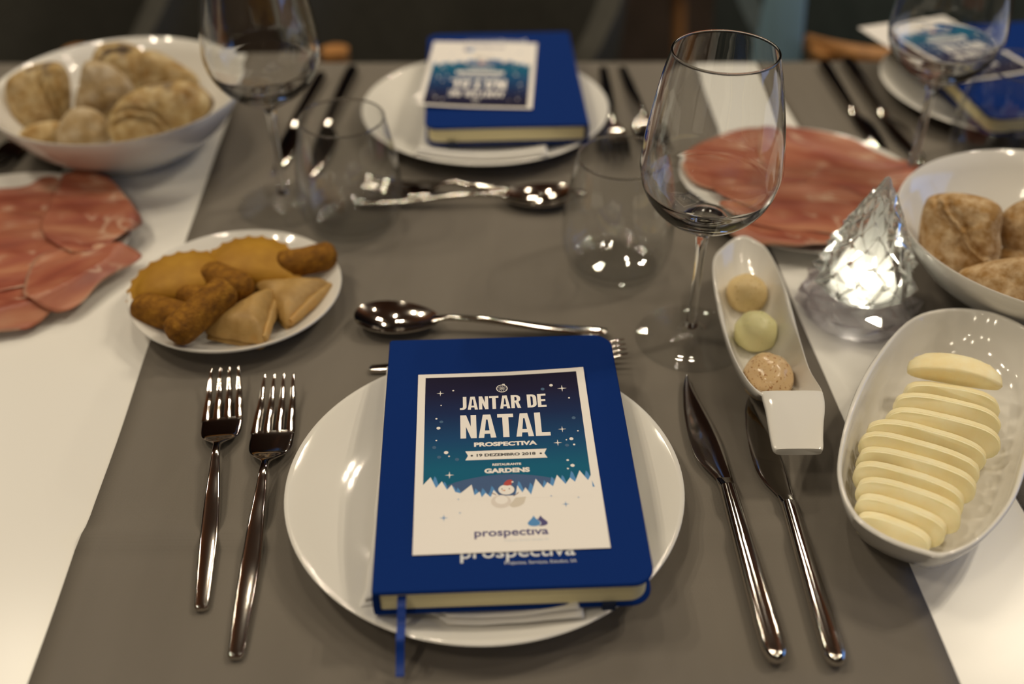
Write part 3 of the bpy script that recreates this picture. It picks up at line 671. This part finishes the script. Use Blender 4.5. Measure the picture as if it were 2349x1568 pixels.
dup(k1, (.3555, 1.0820, TZ), pi+.03, 'steel knife beside the far right plate', 'steel knives')

def make_spoon(label, L, loc, rz, group):
    t = thing('spoon', label, 'spoon', loc, rz, group)
    s = [(0, .0018, .0012, .0050), (.01, .0040, .0014, .0052), (.1, .0050, .0013, .0050), (.25, .0044, .0015, .0062), (.45, .0030, .0020, .0098), (.58, .0024, .0021, .0110), (.645, .0026, .0018, .0103), (.69, .0040, .0011, .0088)]
    add('handle', *loft(cat_open([(q*L, 0, z, hw, ht) for q, hw, ht, z in s], 4), 18, 2.4), STEEL, t, ang=50)
    # bowl: egg-shaped shell
    n, m = 40, 9; y0, y1 = .66*L, L; cy = (y0+y1)/2; a = (y1-y0)/2; bw = .0188; top, bot = [], []
    def P(u, r, dz):
        y = a*r*cos(u); x = bw*r*sin(u)*(1+.16*cos(u)); return (x, cy+y+.003*(1-r), .0092+.0016*(y/a if y > 0 else 0)-.0076*(1-r**2.2)+dz)
    vs, fs = [], []; rs = [[P(0, 0, 0)]]+[[P(2*pi*i/n, (j+1)/m, 0) for i in range(n)] for j in range(m)]
    rs += [[tuple(c*k_ for c, k_ in zip(P(2*pi*i/n, (j+1)/m, -.0012), (1, 1, 1))) for i in range(n)] for j in range(m-1, -1, -1)]+[[P(0, 0, -.0012)]]
    add('bowl', *rings(rs, n), STEEL, t, ang=60)
    return t
s1 = make_spoon('steel dessert spoon behind the nearest notebook', .183, (.0680, .6120, TZ), pi/2-.085, 'steel dessert spoons')
dup(s1, (-.1290, .7930, TZ), -pi/2+.03, 'steel dessert spoon in front of the far centre plate', 'steel dessert spoons')

# ------------------------------------------------------------------ glasses
def make_wine(label, loc):
    t = thing('wine_glass', label, 'wine glass', loc, 0, 'empty stemmed wine glasses')
    add('foot', *lathe([(0, .0004), (.030, .0004), (.0382, 0), (.0391, .0007), (.0388, .0014), (.030, .0022), (.020, .0032), (.012, .0052), (.007, .0085), (.0048, .0120), (0, .0120)], 96), GLASS, t, ang=60)
    st = cat_open([(.0048, .0121), (.0038, .018), (.0033, .030), (.0031, .050), (.0033, .070), (.0040, .083), (.0056, .0905), (.0100, .0937), (.0150, .0966)], 4)
    add('stem', *lathe([(0, .0121)]+st+[(.0140, .0976), (.008, .0972), (0, .0970)], 48), STEMG, t, ang=60)
    lo = cat_open([(.0152, .0968), (.018, .0985), (.027, .1045), (.0345, .1115), (.0400, .1195), (.0437, .1280)], 4)
    lo_in = cat_open([(.0427, .1284), (.0387, .1206), (.0330, .1134), (.0252, .1072), (.0170, .1028), (.0145, .1016), (.0145, .0990)], 4)
    hi = cat_open([(.0437, .1281), (.0454, .1370), (.0452, .1460), (.0435, .1620), (.0405, .1800), (.0370, .1980), (.0338, .2110), (.0324, .2160)], 4)
    hi_in = [(r-.0010, z) for r, z in hi][::-1]
    prof = lo[:-1]+hi; prof_in = hi_in+lo_in[1:]
    add('bowl', *lathe(prof+prof_in+[prof[0]], 96), GLASSB, t, ang=60)
    rm = [(.0319+.00075*cos(2*pi*i/12), .2168+.00075*sin(2*pi*i/12)) for i in range(13)]
    add('rim', *lathe(rm, 96), STEMG, t)
    return t
wg = make_wine('middle wine glass in front of the far ham plate', (.1276, .6102, TZ))
dup(wg, (-.1940, .7970, TZ), 0, 'wine glass standing between the left bread bowl and a tumbler')
dup(wg, (.3500, .8340, TZ), .3, 'wine glass standing before the slanted card at the far right')
def make_tumbler(label, loc):
    t = thing('tumbler', label, 'tumbler', loc, 0, 'stemless glass tumblers')
    o = cat_open([(.0270, .0003), (.0330, .0022), (.0385, .0090), (.0418, .0200), (.0430, .0320), (.0422, .0470), (.0398, .0650), (.0363, .0830), (.0335, .0960)], 4)
    i = cat_open([(.0323, .0960), (.0352, .0830), (.0387, .0650), (.0411, .0470), (.0419, .0320), (.0405, .0200), (.0360, .0110), (.0270, .0062)], 4)
    add('wall', *lathe([(0, .0003)]+o+[(.0333, .0966), (.0329, .0968), (.0325, .0966)]+i+[(0, .0058)], 96), GLASS, t, ang=60)
    add('thick_base', *lathe([(0, .0006), (.026, .0006), (.031, .0024), (.0325, .0045), (.027, .0054), (0, .0050)], 64), GLASS, t, ang=60)
    rm = [(.0329+.0008*cos(2*pi*i/12), .0968+.0008*sin(2*pi*i/12)) for i in range(13)]
    add('rim', *lathe(rm, 96), STEMG, t)
    return t
tu = make_tumbler('tumbler beside the middle wine glass', (.0815, .7020, TZ))
dup(tu, (-.1320, .7660, TZ), 0.4, 'tumbler beside the stem of the left wine glass')
dup(tu, (.4330, .8600, TZ), 0.2, 'tumbler in front of the far right notebook, cut by the frame')

# ------------------------------------------------------------------ bread bowls and bread
BOWL = [(0, .0035), (.046, .0035), (.049, 0), (.054, 0), (.057, .004), (.075, .014), (.094, .030), (.108, .049), (.1135, .060), (.1130, .0617), (.1118, .0615), (.1050, .050), (.090, .031), (.070, .0165), (.050, .0095), (.025, .0072), (0, .0068)]
o = add('bread_bowl', *lathe(BOWL, 128), PORC, loc=(-.3520, .9000, Z+.0013), ang=60); o.scale = (.98, .98, 1)
tag(o, 'white bowl of pale rolls at the far left', 'bowl', 'white bread bowls')
o = add('bread_bowl', *lathe(BOWL, 128), PORC, loc=(.3965, .6650, Z+.0013), ang=60); o.scale = (1.0, 1.0, 1)
tag(o, 'white bowl of brown rolls beside the crystal tree', 'bowl', 'white bread bowls')
def bread(label, loc, elev, az, k, outline, hf, hb, seed, m, ridge=None, group='rolls in the left bread bowl', e=2.6):
    """torn-dough roll: an irregular outline (units of k metres) puffed up on both sides, with cut or seam lines"""
    cx = sum(p[0] for p in outline)/len(outline); cy = sum(p[1] for p in outline)/len(outline)
    o = cat_closed([((x-cx)*k, (cy-y)*k) for x, y in outline], 7); n = len(o); m_ = 20
    rd = [[((x-cx)*k, (cy-y)*k) for x, y in r] for r in (ridge or [])]
    def dist(p, line):
        best = 1
        for (ax, ay), (bx, by) in zip(line, line[1:]):
            dx, dy = bx-ax, by-ay; t = max(0, min(1, ((p[0]-ax)*dx+(p[1]-ay)*dy)/(dx*dx+dy*dy)))
            best = min(best, math.hypot(p[0]-ax-t*dx, p[1]-ay-t*dy))
        return best
    def P(i, j, sgn):
        f = sin(.5*pi*j/m_); x, y = o[i][0]*f, o[i][1]*f
        h = (hf if sgn > 0 else hb)*max(0, 1-f**e)**(1/2.1)
        q = Vector((x, y, sgn*h))
        nz = .0016*noise.noise(q*70+Vector((seed, 0, 0)))+.0007*noise.noise(q*210+Vector((0, seed, 0)))
        z = sgn*(h+nz*min(1, h/.006)*1.5)
        if sgn > 0:
            for r in rd:
                d = dist((x+.0012*noise.noise((x*300, y*300, seed)), y), r)
                z += min(1, h/.006)*(.0016*math.exp(-(d/.0012)**2)-.0036*math.exp(-((d-.0032)/.0019)**2))
        return (x*(1+nz*4), y*(1+nz*4), z)
    rs = [[P(0, 0, 1)]]+[[P(i, j, 1) for i in range(n)] for j in range(1, m_+1)]+[[P(i, j, -1) for i in range(n)] for j in range(m_-1, 0, -1)]+[[P(0, 0, -1)]]
    ob = add('bread_roll', *rings(rs, n), m, ang=75); ob.location = (loc[0], loc[1], Z+loc[2]); ob.rotation_euler = (math.radians(90-elev), 0, math.radians(az))
    return tag(ob, label, 'bread roll', group)
bread('pale roll with a deep split at the left rim of its bowl', (-.4267, .9072, .050), 23, 25, .00039, [(25, 230), (35, 170), (75, 148), (115, 140), (158, 145), (172, 180), (160, 240), (140, 287), (90, 300), (38, 284)], .020, .018, 1, BREADP, [[(116, 142), (112, 185), (122, 230), (132, 286)]])
bread('floured triangular roll in the middle of the left bowl', (-.3665, .8992, .058), 24, 22, .00039, [(172, 250), (196, 190), (222, 145), (272, 160), (310, 212), (296, 250), (262, 256), (210, 264)], .017, .017, 2, BREADF)
bread('large arched roll at the back of the left bowl', (-.3690, .9440, .051), 23, 21, .00040, [(150, 285), (172, 200), (195, 130), (220, 98), (252, 93), (285, 100), (318, 128), (320, 190), (290, 230), (220, 270)], .016, .018, 3, BREADP, [[(190, 160), (205, 130), (240, 106), (290, 112)]])
bread('tan wedge-shaped roll at the right back of the left bowl', (-.3260, .9520, .050), 23, 19, .00041, [(318, 210), (322, 145), (332, 118), (362, 118), (400, 146), (442, 190), (425, 225), (360, 232)], .017, .016, 4, BREADP)
bread('large spotted oval roll at the right front of the left bowl', (-.3100, .8734, .050), 25, 19.5, .000385, [(246, 272), (278, 225), (325, 200), (390, 192), (448, 198), (484, 230), (490, 258), (455, 290), (380, 314), (300, 326), (262, 318)], .022, .020, 5, BREADP, [[(252, 262), (300, 248), (350, 262), (380, 300)]])
bread('small floured roll low at the front of the left bowl', (-.3753, .8628, .040), 25, 23.5, .000384, [(132, 318), (150, 278), (182, 254), (225, 262), (250, 294), (258, 326), (230, 345), (160, 345)], .016, .016, 6, BREADF)
bread('pale yellow roll mostly hidden under the split roll', (-.4150, .8700, .031), 25, 25.7, .000386, [(40, 300), (70, 282), (120, 282), (150, 300), (150, 330), (100, 338), (52, 325)], .012, .012, 7, BREADP)
G2 = 'rolls in the right bread bowl'
bread('brown floured roll with a raised seam, nearest the crystal tree', (.3304, .6703, .050), 30, -26, .00032, [(2110, 470), (2122, 448), (2165, 432), (2205, 428), (2250, 432), (2276, 452), (2285, 500), (2299, 548), (2290, 600), (2262, 630), (2212, 643), (2165, 622), (2130, 588), (2114, 530)], .024, .020, 21, BREADB, [[(2138, 446), (2160, 478), (2205, 512), (2230, 545), (2262, 566), (2300, 562)]], G2, 3.4)
bread('brown roll cut by the frame, high in the right bowl', (.3830, .6770, .053), 29, -29, .00032, [(2292, 520), (2312, 482), (2350, 456), (2395, 452), (2430, 490), (2435, 550), (2395, 600), (2340, 596), (2304, 568)], .020, .018, 12, BREADB, None, G2, 3.0)
bread('large brown roll at the near side of the right bowl', (.3560, .6110, .046), 31, -30, .000302, [(2206, 668), (2250, 628), (2330, 590), (2400, 580), (2462, 606), (2474, 662), (2425, 722), (2340, 738), (2262, 712)], .022, .020, 13, BREADB, None, G2, 3.0)
bread('dark brown roll underneath, between three others', (.3720, .6580, .032), 31, -29, .00032, [(2262, 590), (2300, 566), (2352, 572), (2372, 606), (2350, 640), (2290, 640)], .014, .014, 14, BREADB, None, G2)

# ------------------------------------------------------------------ ham
def ham(cx, cy, R, specs, group, grow=1.0):
    for k, (seed, rz, label, pts) in enumerate(specs):
        gx = sum(p[0] for p in pts)/len(pts); gy = sum(p[1] for p in pts)/len(pts)
        c_, s_ = cos(-rz), sin(-rz)
        o = cat_closed([((x-gx)*c_-(y-gy)*s_, (x-gx)*s_+(y-gy)*c_) for x, y in pts], 7); n = len(o); m = 14
        rs, fat = [], []
        for j in range(m+1):
            f = j/m; r = []
            for i in range(n if j else 1):
                wob = 1+(.02*noise.noise((i*.35, seed, 0)))*f**4
                x, y = o[i][0]*f*wob*grow, o[i][1]*f*wob*grow
                wx = gx+x*cos(rz)-y*sin(rz)-cx; wy = gy+x*sin(rz)+y*cos(rz)-cy; rad = math.hypot(wx, wy)
                z = .0060+.0066*max(0, min(1, (rad-.075)/(R-.075)))+k*.0014
                z += .0010*(sin(y*230+seed+3*noise.noise((x*20, y*20, seed)))*.5+.5)*min(1, (1-f)*5+.3)+.0022*max(0, noise.noise((x*24+seed, y*30, k)))
                z += .0010*f**6*(noise.noise((i*.12, seed, 1))+.4)
                if rad > R: z -= min(.010, (rad-R)*.7)
                r.append((x, y, z)); fat.append(max(0, min(1, (f-.94)/.05))*(0.55 if noise.noise((i*.05+seed, seed, 0)) > .12 else 0))
            rs.append(r)
        o_ = add('ham_slice', *rings(rs, n), HAM, closed=False, ang=80, loc=(gx, gy, Z+.0013)); o_.rotation_euler.z = rz
        at_ = o_.data.attributes.new('fat', 'FLOAT', 'POINT'); at_.data.foreach_set('value', fat)
        bm = bmesh.new(); bm.from_mesh(o_.data); bm.normal_update()
        if sum(f.normal.z for f in bm.faces) < 0: bmesh.ops.reverse_faces(bm, faces=bm.faces)
        bm.to_mesh(o_.data); bm.free()
        sd = o_.modifiers.new('thick', 'SOLIDIFY'); sd.thickness = .0009; sd.offset = -1
        tag(o_, label, 'ham slice', group)
ham(.2490, .8085, .1060, [
    (1.3, .1, 'ham slice at the far left of the right plate', [(.1559, .8704), (.1792, .8953), (.2134, .9081), (.2434, .9117), (.2468, .8823), (.2262, .8265), (.1897, .8116), (.157, .8193)]),
    (3.7, -.6, 'ham slice along the far rim of the right plate, toward the knives', [(.2401, .9077), (.2745, .9065), (.3093, .8862), (.3361, .8533), (.3501, .8414), (.3367, .8147), (.3001, .8037), (.2662, .8188), (.2315, .8342)]),
    (2.1, -.1, 'ham slice seen through the bowl of the middle wine glass', [(.1494, .8269), (.1795, .8438), (.2253, .842), (.2612, .8302), (.2596, .7894), (.2116, .7685), (.174, .7827), (.1528, .7935)]),
    (4.4, -.3, 'ham slice reaching the rim beside the right bread bowl', [(.2659, .834), (.3144, .83), (.3534, .8278), (.3407, .7963), (.3116, .7647), (.2803, .7546), (.2513, .7684)]),
    (6.3, -.5, 'ham slice along the near rim of the right plate', [(.1688, .7484), (.2109, .7651), (.251, .7514), (.2761, .738), (.2599, .7144), (.2297, .7041), (.2036, .7088), (.1813, .7182)]),
    (5.2, -.2, 'ham slice in the middle of the right plate, behind the crystal tree', [(.1693, .7757), (.2088, .7932), (.2562, .8076), (.2899, .7929), (.3035, .7613), (.2729, .7251), (.2361, .7317), (.196, .7416)])],
    'ham slices on the right plate', 1.03)
ham(-.4130, .7240, .1080, [
    (13.3, .2, 'ham slice underneath all others on the left plate', [(-.462, .745), (-.450, .700), (-.420, .665), (-.380, .662), (-.345, .690), (-.335, .735), (-.350, .780), (-.395, .790), (-.440, .780)]),
    (7.1, .0, 'ham slice at the far rim of the left plate', [(-.4576, .7999), (-.4375, .8056), (-.4169, .8107), (-.4043, .8214), (-.3912, .816), (-.3812, .8068), (-.3708, .7781), (-.3791, .7541), (-.4159, .7476), (-.4385, .751)]),
    (11.9, .3, 'ham slice hanging over the near rim of the left plate', [(-.4193, .6761), (-.3759, .6948), (-.3452, .6751), (-.3389, .6406), (-.3481, .6232), (-.3591, .6175), (-.3900, .6172)]),
    (9.4, .1, 'dark ham slice at the left frame edge', [(-.4425, .7611), (-.3994, .7609), (-.3698, .7474), (-.3481, .7182), (-.3471, .6788), (-.3719, .6645), (-.4048, .6646)]),
    (10.2, .6, 'narrow ham slice folded along the rim nearest the croquettes', [(-.3642, .6997), (-.3337, .7106), (-.3107, .7081), (-.2939, .7055), (-.2977, .6922), (-.3109, .6688), (-.3222, .642), (-.3396, .6367), (-.3572, .6504)]),
    (8.8, -.3, 'wide ham slice with a pointed corner over the right rim of the left plate', [(-.3831, .8105), (-.3781, .8157), (-.3527, .8216), (-.3427, .8067), (-.3234, .7779), (-.3044, .7518), (-.3059, .734), (-.3178, .7149), (-.3321, .7057), (-.3522, .7151), (-.3764, .7408), (-.3817, .7781)])],
    'ham slices on the left plate', 1.10)

# ------------------------------------------------------------------ fried snacks
GS = 'fried croquettes on the snack plate'
def croq(label, p0, p1, r, z, bend=0.0, seed=0, tilt=0.0):
    d = Vector((p1[0]-p0[0], p1[1]-p0[1], 0)); L = d.length
    k = 26; secs = []
    for j in range(k+1):
        u = j/k; y = L*u; e = min(u, 1-u)*L/r
        f = (1-(1-min(e, 1))**2.4)**.5 if e < 1 else 1
        secs.append((y, bend*sin(pi*u), 0, max(r*f, .0004), max(r*.94*f, .0004)))
    vs, fs = loft(secs, 28, 2.15)
    vs = [tuple(Vector(v)+Vector((v[0]/r, 0, v[2]/r))*(.0003*noise.noise(Vector(v)*110+Vector((seed, 0, 0)))+.00035*noise.noise(Vector(v)*420))) for v in vs]
    o = add('croquette', vs, fs, CRUMB, ang=80); o.location = (p0[0], p0[1], Z+z); o.rotation_euler = (tilt, 0, math.atan2(-d.x, d.y))
    return tag(o, label, 'croquette', GS)
croq('croquette at the left edge of the snack plate', (-.2720, .6260), (-.2255, .6080), .0118, .0205, 0, 1)
croq('croquette crossing behind the front one, below the left rissole', (-.2450, .6450), (-.2010, .6180), .0105, .0195, 0, 3)
croq('front croquette lying diagonally at the near rim', (-.2345, .5800), (-.1960, .6240), .0120, .0260, 0, 2, .26)
croq('dark croquette between the two rissoles', (-.2290, .6610), (-.1900, .6360), .0120, .0250, 0, 4)
croq('curved croquette at the far right rim, touching the tumbler', (-.1790, .6690), (-.1330, .6870), .0110, .0250, .002, 5)
GR = 'scalloped rissoles'
def riss(label, loc, rz, R, rx=0.0, ry=0.0):
    n, m = 72, 14; rs = []
    def P(i, j, s):
        th = 2*pi*i/n; f = j/m
        c, sn = cos(th), sin(th); rr = R
        if sn > -.15: rr *= 1+.035*cos(th*24)*f**8
        x = rr*f*c*1.06; y = rr*f*sn*(.95 if sn > 0 else .42)
        h = .0120*max(0, 1-(f/.86)**2.6)**.6+.0022*(1-max(0, (f-.9)/.1)**3)
        h *= 1+.10*noise.noise((x*60, y*60, R*90))
        return (x, y, s*h*(1 if s > 0 else .35))
    rs = [[P(0, 0, 1)]]+[[P(i, j, 1) for i in range(n)] for j in range(1, m+1)]+[[P(i, j, -1) for i in range(n)] for j in range(m, 0, -1)]+[[P(0, 0, -1)]]
    o = add('rissole', *rings(rs, n), RISS, ang=70); o.location = (loc[0], loc[1], Z+loc[2]); o.rotation_euler = (rx, ry, rz)
    return tag(o, label, 'rissole', GR)
riss('golden scalloped rissole at the left of the snack plate', (-.2410, .6480, .0190), .30, .0390, .28, -.05)
riss('golden scalloped rissole at the far side of the snack plate', (-.1960, .6660, .0200), -.12, .0370, .36, .05)
GM = 'triangular samosas'
def samosa(label, tri, h, z, layers=2):
    """puffed triangular parcel; the folded open side runs between tri[1] and tri[2]"""
    cx = sum(p[0] for p in tri)/3; cy = sum(p[1] for p in tri)/3
    t = thing('samosa', label, 'samosa', (cx, cy, Z+z), 0, GM)
    P = [Vector((x-cx, y-cy)) for x, y in tri]
    def pillow(sc_, hh, z0, puff=1.0, seed=0):
        per = []
        for a in range(3):
            A, B = P[a]*sc_, P[(a+1) % 3]*sc_
            for k in range(14):
                u = k/14; q = A.lerp(B, u)
                q = q*(1-.10*max(0, 1-min(u, 1-u)*9)**2)
                nrm = Vector((-(B-A).y, (B-A).x)).normalized()
                q = q+nrm*(.0012*noise.noise((u*4, a*3+seed, .2))); per.append(q)
        n = len(per); rs = [[(0, 0, z0+hh)]]
        for f in (.15, .3, .45, .6, .72, .83, .91, .965, .99): rs.append([(q.x*f, q.y*f, z0+hh*(1-f**3.2)**.8*(1+.10*noise.noise((q.x*f*90, q.y*f*90, seed)))+.0005) for q in per])
        rs.append([(q.x, q.y, z0) for q in per])
        rs.append([(q.x*.99, q.y*.99, z0-.0012) for q in per]); rs.append([(q.x*.5, q.y*.5, z0-.0016) for q in per]); rs.append([(0, 0, z0-.0016)])
        return rings(rs, n)
    add('pastry_parcel', *pillow(1.0, h, .0065), FILO, t, ang=55)
    add('under_fold', *pillow(.985, .0038, .0018, 1, 4), FILO, t, ang=55)
    # rolled lip along the open side
    A, B = P[1]*.97, P[2]*.97; n = 12; vs, fs = [], []
    for k in range(15):
        u = k/14; q = A.lerp(B, .06+.86*u); r = .0040*(1-.35*abs(u-.5)*2)+.0005*noise.noise((u*6, 1, h*99))
        d = (B-A).normalized(); nr = Vector((-d.y, d.x))
        for i in range(n):
            a = 2*pi*i/n; vs.append((q.x+nr.x*r*cos(a)*.8, q.y+nr.y*r*cos(a)*.8, .0080+r*1.3*sin(a)))
    for k in range(14): fs += ringfaces(k*n, (k+1)*n, n)
    fs += [tuple(range(n)), tuple(range(14*n, 15*n))]
    add('rolled_lip', vs, fs, FILO, t, ang=60)
    return t
samosa('tan samosa in front, leaning toward the near plate rim', [(-.2190, .5985), (-.1715, .5845), (-.1700, .6480)], .0155, .0105)
samosa('tan samosa behind, with its open fold facing right', [(-.1960, .6560), (-.1590, .6070), (-.1320, .6610)], .0130, .0080)

# ------------------------------------------------------------------ butter dish
BC = (.1690, .6000)
out = [(.1741, .6925), (.1600, .6800), (.1478, .6590), (.1429, .6152), (.1427, .5656), (.1470, .5300), (.1560, .5085), (.1750, .5040), (.1940, .5060), (.1915, .5336), (.1925, .5701), (.1945, .6256), (.1910, .6700), (.1840, .6860)]
out = cat_closed([(x-BC[0], y-BC[1]) for x, y in out], 6)
bd = thing('butter_dish', 'white spoon-shaped porcelain dish holding three butter scoops', 'dish', (BC[0], BC[1], Z+.0013))
add('dish', *dish(out, [(0, 0, .003), (.45, 0, .003), (.5, 0, 0), (.54, 0, 0), (.6, 0, .004), (.78, 0, .014), (.93, 0, .026), (1, 0, .0342), (1.0, .0008, .0352), (1, .0022, .0352), (1, .0034, .0340), (.86, .0030, .0255), (.70, .003, .0165), (.5, .002, .0105), (.25, 0, .0085), (0, 0, .0082)]), PORC, bd, ang=60)
hx = [(.1565, .1950, .5120, .0345), (.1560, .1945, .5050, .0352), (.1562, .1930, .4960, .0345), (.1558, .1900, .4850, .0330), (.1555, .1875, .4740, .0312), (.1558, .1862, .4670, .0300), (.1572, .1850, .4648, .0297)]
add('handle', *loft(cat_open([(y-BC[1], (a+b)/2-BC[0], z-.0015, (b-a)/2, .0026) for a, b, y, z in hx], 4), 28, 5), PORC, bd, ang=60)
def scoop(label, loc, r, m, seed, sx=1.0, sy=1.0, sz=.92):
    n, k = 40, 24; rs = []
    for j in range(k+1):
        ph = -pi/2+pi*j/k; q = []
        for i in range(n if 0 < j < k else 1):
            th = 2*pi*i/n; p = Vector((cos(ph)*cos(th), cos(ph)*sin(th), sin(ph)))
            f = 1+.05*noise.noise(p*1.8+Vector((seed, 0, 0)))+.025*noise.noise(p*5+Vector((seed, 0, 0)))
            if p.z < -.2: f *= 1+.09*math.exp(-((p.z+.55)/.25)**2)
            p = p*f; q.append((p.x*r*sx, p.y*r*sy, max(p.z, -.75)*r*sz))
        rs.append(q)
    o = add('butter_scoop', *rings(rs, n), m, ang=80); o.location = (loc[0], loc[1], Z+loc[2]); return tag(o, label, 'butter', 'butter scoops in the white dish')
scoop('beige round butter scoop farthest from the dish handle', (.1715, .6400, .0205), .0148, BUT1, 1)
scoop('pale yellow green butter scoop between two others', (.1700, .5945, .0205), .0147, BUT2, 4)
scoop('glossy peach butter scoop nearest the dish handle', (.1685, .5425, .0225), .0150, BUT3, 7, 1.06, 1.2, .95)

# ------------------------------------------------------------------ cheese dish
CC = (.2640, .4850)
out = [(.294, .592), (.266, .578), (.2315, .536), (.207, .494), (.1887, .449), (.1836, .424), (.1864, .401), (.1988, .386), (.2147, .377), (.2277, .3743), (.250, .3857), (.2754, .4108), (.296, .442), (.320, .484), (.340, .522), (.349, .552), (.341, .576), (.3221, .590)]
out = cat_closed([(x-CC[0], y-CC[1]) for x, y in out], 6)
o = add('cheese_dish', *dish(out, [(0, 0, .003), (.68, 0, .003), (.71, 0, 0), (.75, 0, 0), (.79, 0, .004), (.875, 0, .014), (.955, 0, .028), (1, 0, .0392), (1.0, .0009, .0402), (1, .0026, .0402), (1, .0038, .039), (.957, .0030, .0290), (.900, .003, .0185), (.83, .002, .0122), (.74, .001, .0095), (.5, 0, .0083), (0, 0, .0080)]), PORC, ang=60, loc=(CC[0], CC[1], Z+.0013))
tag(o, 'white oval dish with sliced yellow cheese', 'dish')
# slices: far ones lie on the nearer ones, near edge raised
SL = [(.2113, .4040, .0202, -.52), (.2180, .4140, .0248, -.50), (.2255, .4250, .0290, -.46), (.2290, .4370, .0310, -.47), (.2370, .4490, .0335, -.43), (.2420, .4615, .0345, -.44), (.2500, .4735, .0344, -.42), (.2638, .4850, .0336, -.38), (.2710, .5000, .0315, -.35), (.2780, .5125, .0287, -.31)]
def cheese(k, x, y, half, rz, label, cap=False):
    t = thing('cheese_slice', label, 'cheese slice', (x, y, Z+(.0245 if not cap else .0365)), rz, 'cheese slices fanned in the white dish', rx=1.22+.03*sin(k*2.1) if not cap else .30)
    n = 56; o = []
    hy = (.0085, .0105, .0118)[k] if k < 3 else .0122
    if cap: hy = .0165
    for i in range(n):
        a = 2*pi*i/n; c, s = cos(a), sin(a)
        e = 2.9 if s > 0 else 2.3
        if cap: e = 2.2 if s > 0 else 3.4
        q = (abs(c)**e+abs(s)**e)**(-1/e); q *= 1+.03*noise.noise((c*2+k*5, s*2, k))+(.03 if cap else .015)*noise.noise((c*9+k, s*9, 2))
        o.append((half*q*c, hy*q*s*(.28 if cap and s < 0 else 1)))
    if cap:
        rs = [[(0, 0, .0085)]]+[[(px*f, py*f, .0085*(1-f**2.4)**.7) for px, py in o] for f in (.25, .45, .62, .76, .87, .94, .98)]+[[(px, py, -.001) for px, py in o], [(px*.98, py*.98, -.0035) for px, py in o], [(px*.5, py*.5, -.004) for px, py in o], [(0, 0, -.004)]]
        add('rind', *rings(rs, n), RIND, t, ang=60)
    else:
        th = .0043
        add('paste', *slab(o, -th, th, .0007), CHEESE, t, ang=50)
        edge = [(px*1.004, py*1.012) for px, py in o]
        r1 = [[(px, py, z_) for px, py in edge] for z_ in (-th*.8, th*.72)]; r2_ = [[(px*.98, py*.96, z_) for px, py in o] for z_ in (th*.72, -th*.8)]
        vs = [v for r in r1+r2_ for v in r]; fs = []
        for q in range(4): fs += ringfaces(q*n, ((q+1) % 4)*n, n)
        add('rind', vs, fs, RIND, t, ang=50)
NAMES = ['rounded cheese slice at the near end of the fan', 'second cheese slice from the near end', 'third cheese slice from the near end', 'fourth cheese slice from the near end', 'fifth cheese slice from the near end', 'middle cheese slice, sixth from the near end', 'fourth cheese slice below the rounded cap', 'third cheese slice below the rounded cap', 'second cheese slice below the rounded cap', 'first cheese slice below the rounded cap']
for k, (x, y, hf, rz) in enumerate(SL): cheese(k, x, y, hf, rz, NAMES[k])
cheese(12, .2825, .5265, .0290, -.28, 'rounded cheese end cap on top at the far end', True)

# ------------------------------------------------------------------ crystal tree lamp
ct = thing('crystal_tree_lamp', 'lit clear crystal tree lamp with warm white glow', 'lamp', (.2560, .6440, Z+.0013), .15)
N = 20
def star_ring(r, z, dep, ph, dz=0.0): return [((r*(1-dep*(i % 2)))*cos(2*pi*(i+ph)/N), (r*(1-dep*(i % 2)))*sin(2*pi*(i+ph)/N), z+dz*(i % 2)) for i in range(N)]
rb = random.Random(4)
def jit(r, q=.0022): return [(x*(1+rb.uniform(-q, q)*14), y*(1+rb.uniform(-q, q)*14), z+rb.uniform(-q, q)) for x, y, z in r]
rs = [[(0, 0, .0005)], star_ring(.040, .0005, .04, 0), jit(star_ring(.0450, .0055, .13, 1)), jit(star_ring(.0425, .0105, .15, 0)), jit(star_ring(.0450, .0150, .16, 1)), jit(star_ring(.0395, .0200, .14, 0), .001), star_ring(.030, .0228, 0, 0), [(0, 0, .0228)]]
add('base', *rings(rs, N), LAV, ct, smooth=False)
rs = [[(0, 0, .0232)], star_ring(.030, .0232, 0, 0)]
tiers = [(.0385, .031), (.0350, .0455), (.0300, .057), (.0255, .0665), (.0210, .0755), (.0165, .084), (.0118, .0925)]
for k, (r, z) in enumerate(tiers):
    rs.append(star_ring(r, z, .30, k % 2, .010 if k else .012)); rs.append(star_ring(r*.80, z+.007, .16, (k+1) % 2, -.002))
rs += [star_ring(.0072, .100, .05, 0), star_ring(.0022, .1115, 0, 0), [(0, 0, .1135)]]
add('crystal_body', *rings(rs, N), CRYS, ct, smooth=False)
add('light_core', *lathe([(0, .0238), (.023, .0238), (.0235, .026), (.0185, .040), (.0125, .056), (.0078, .070), (.0042, .084), (.0018, .095), (0, .098)], 24), FROST, ct)
add('led', *lathe([(0, .028), (.004, .0285), (.007, .031), (.0075, .034), (.006, .0375), (.003, .0395), (0, .040)], 20), LED, ct)
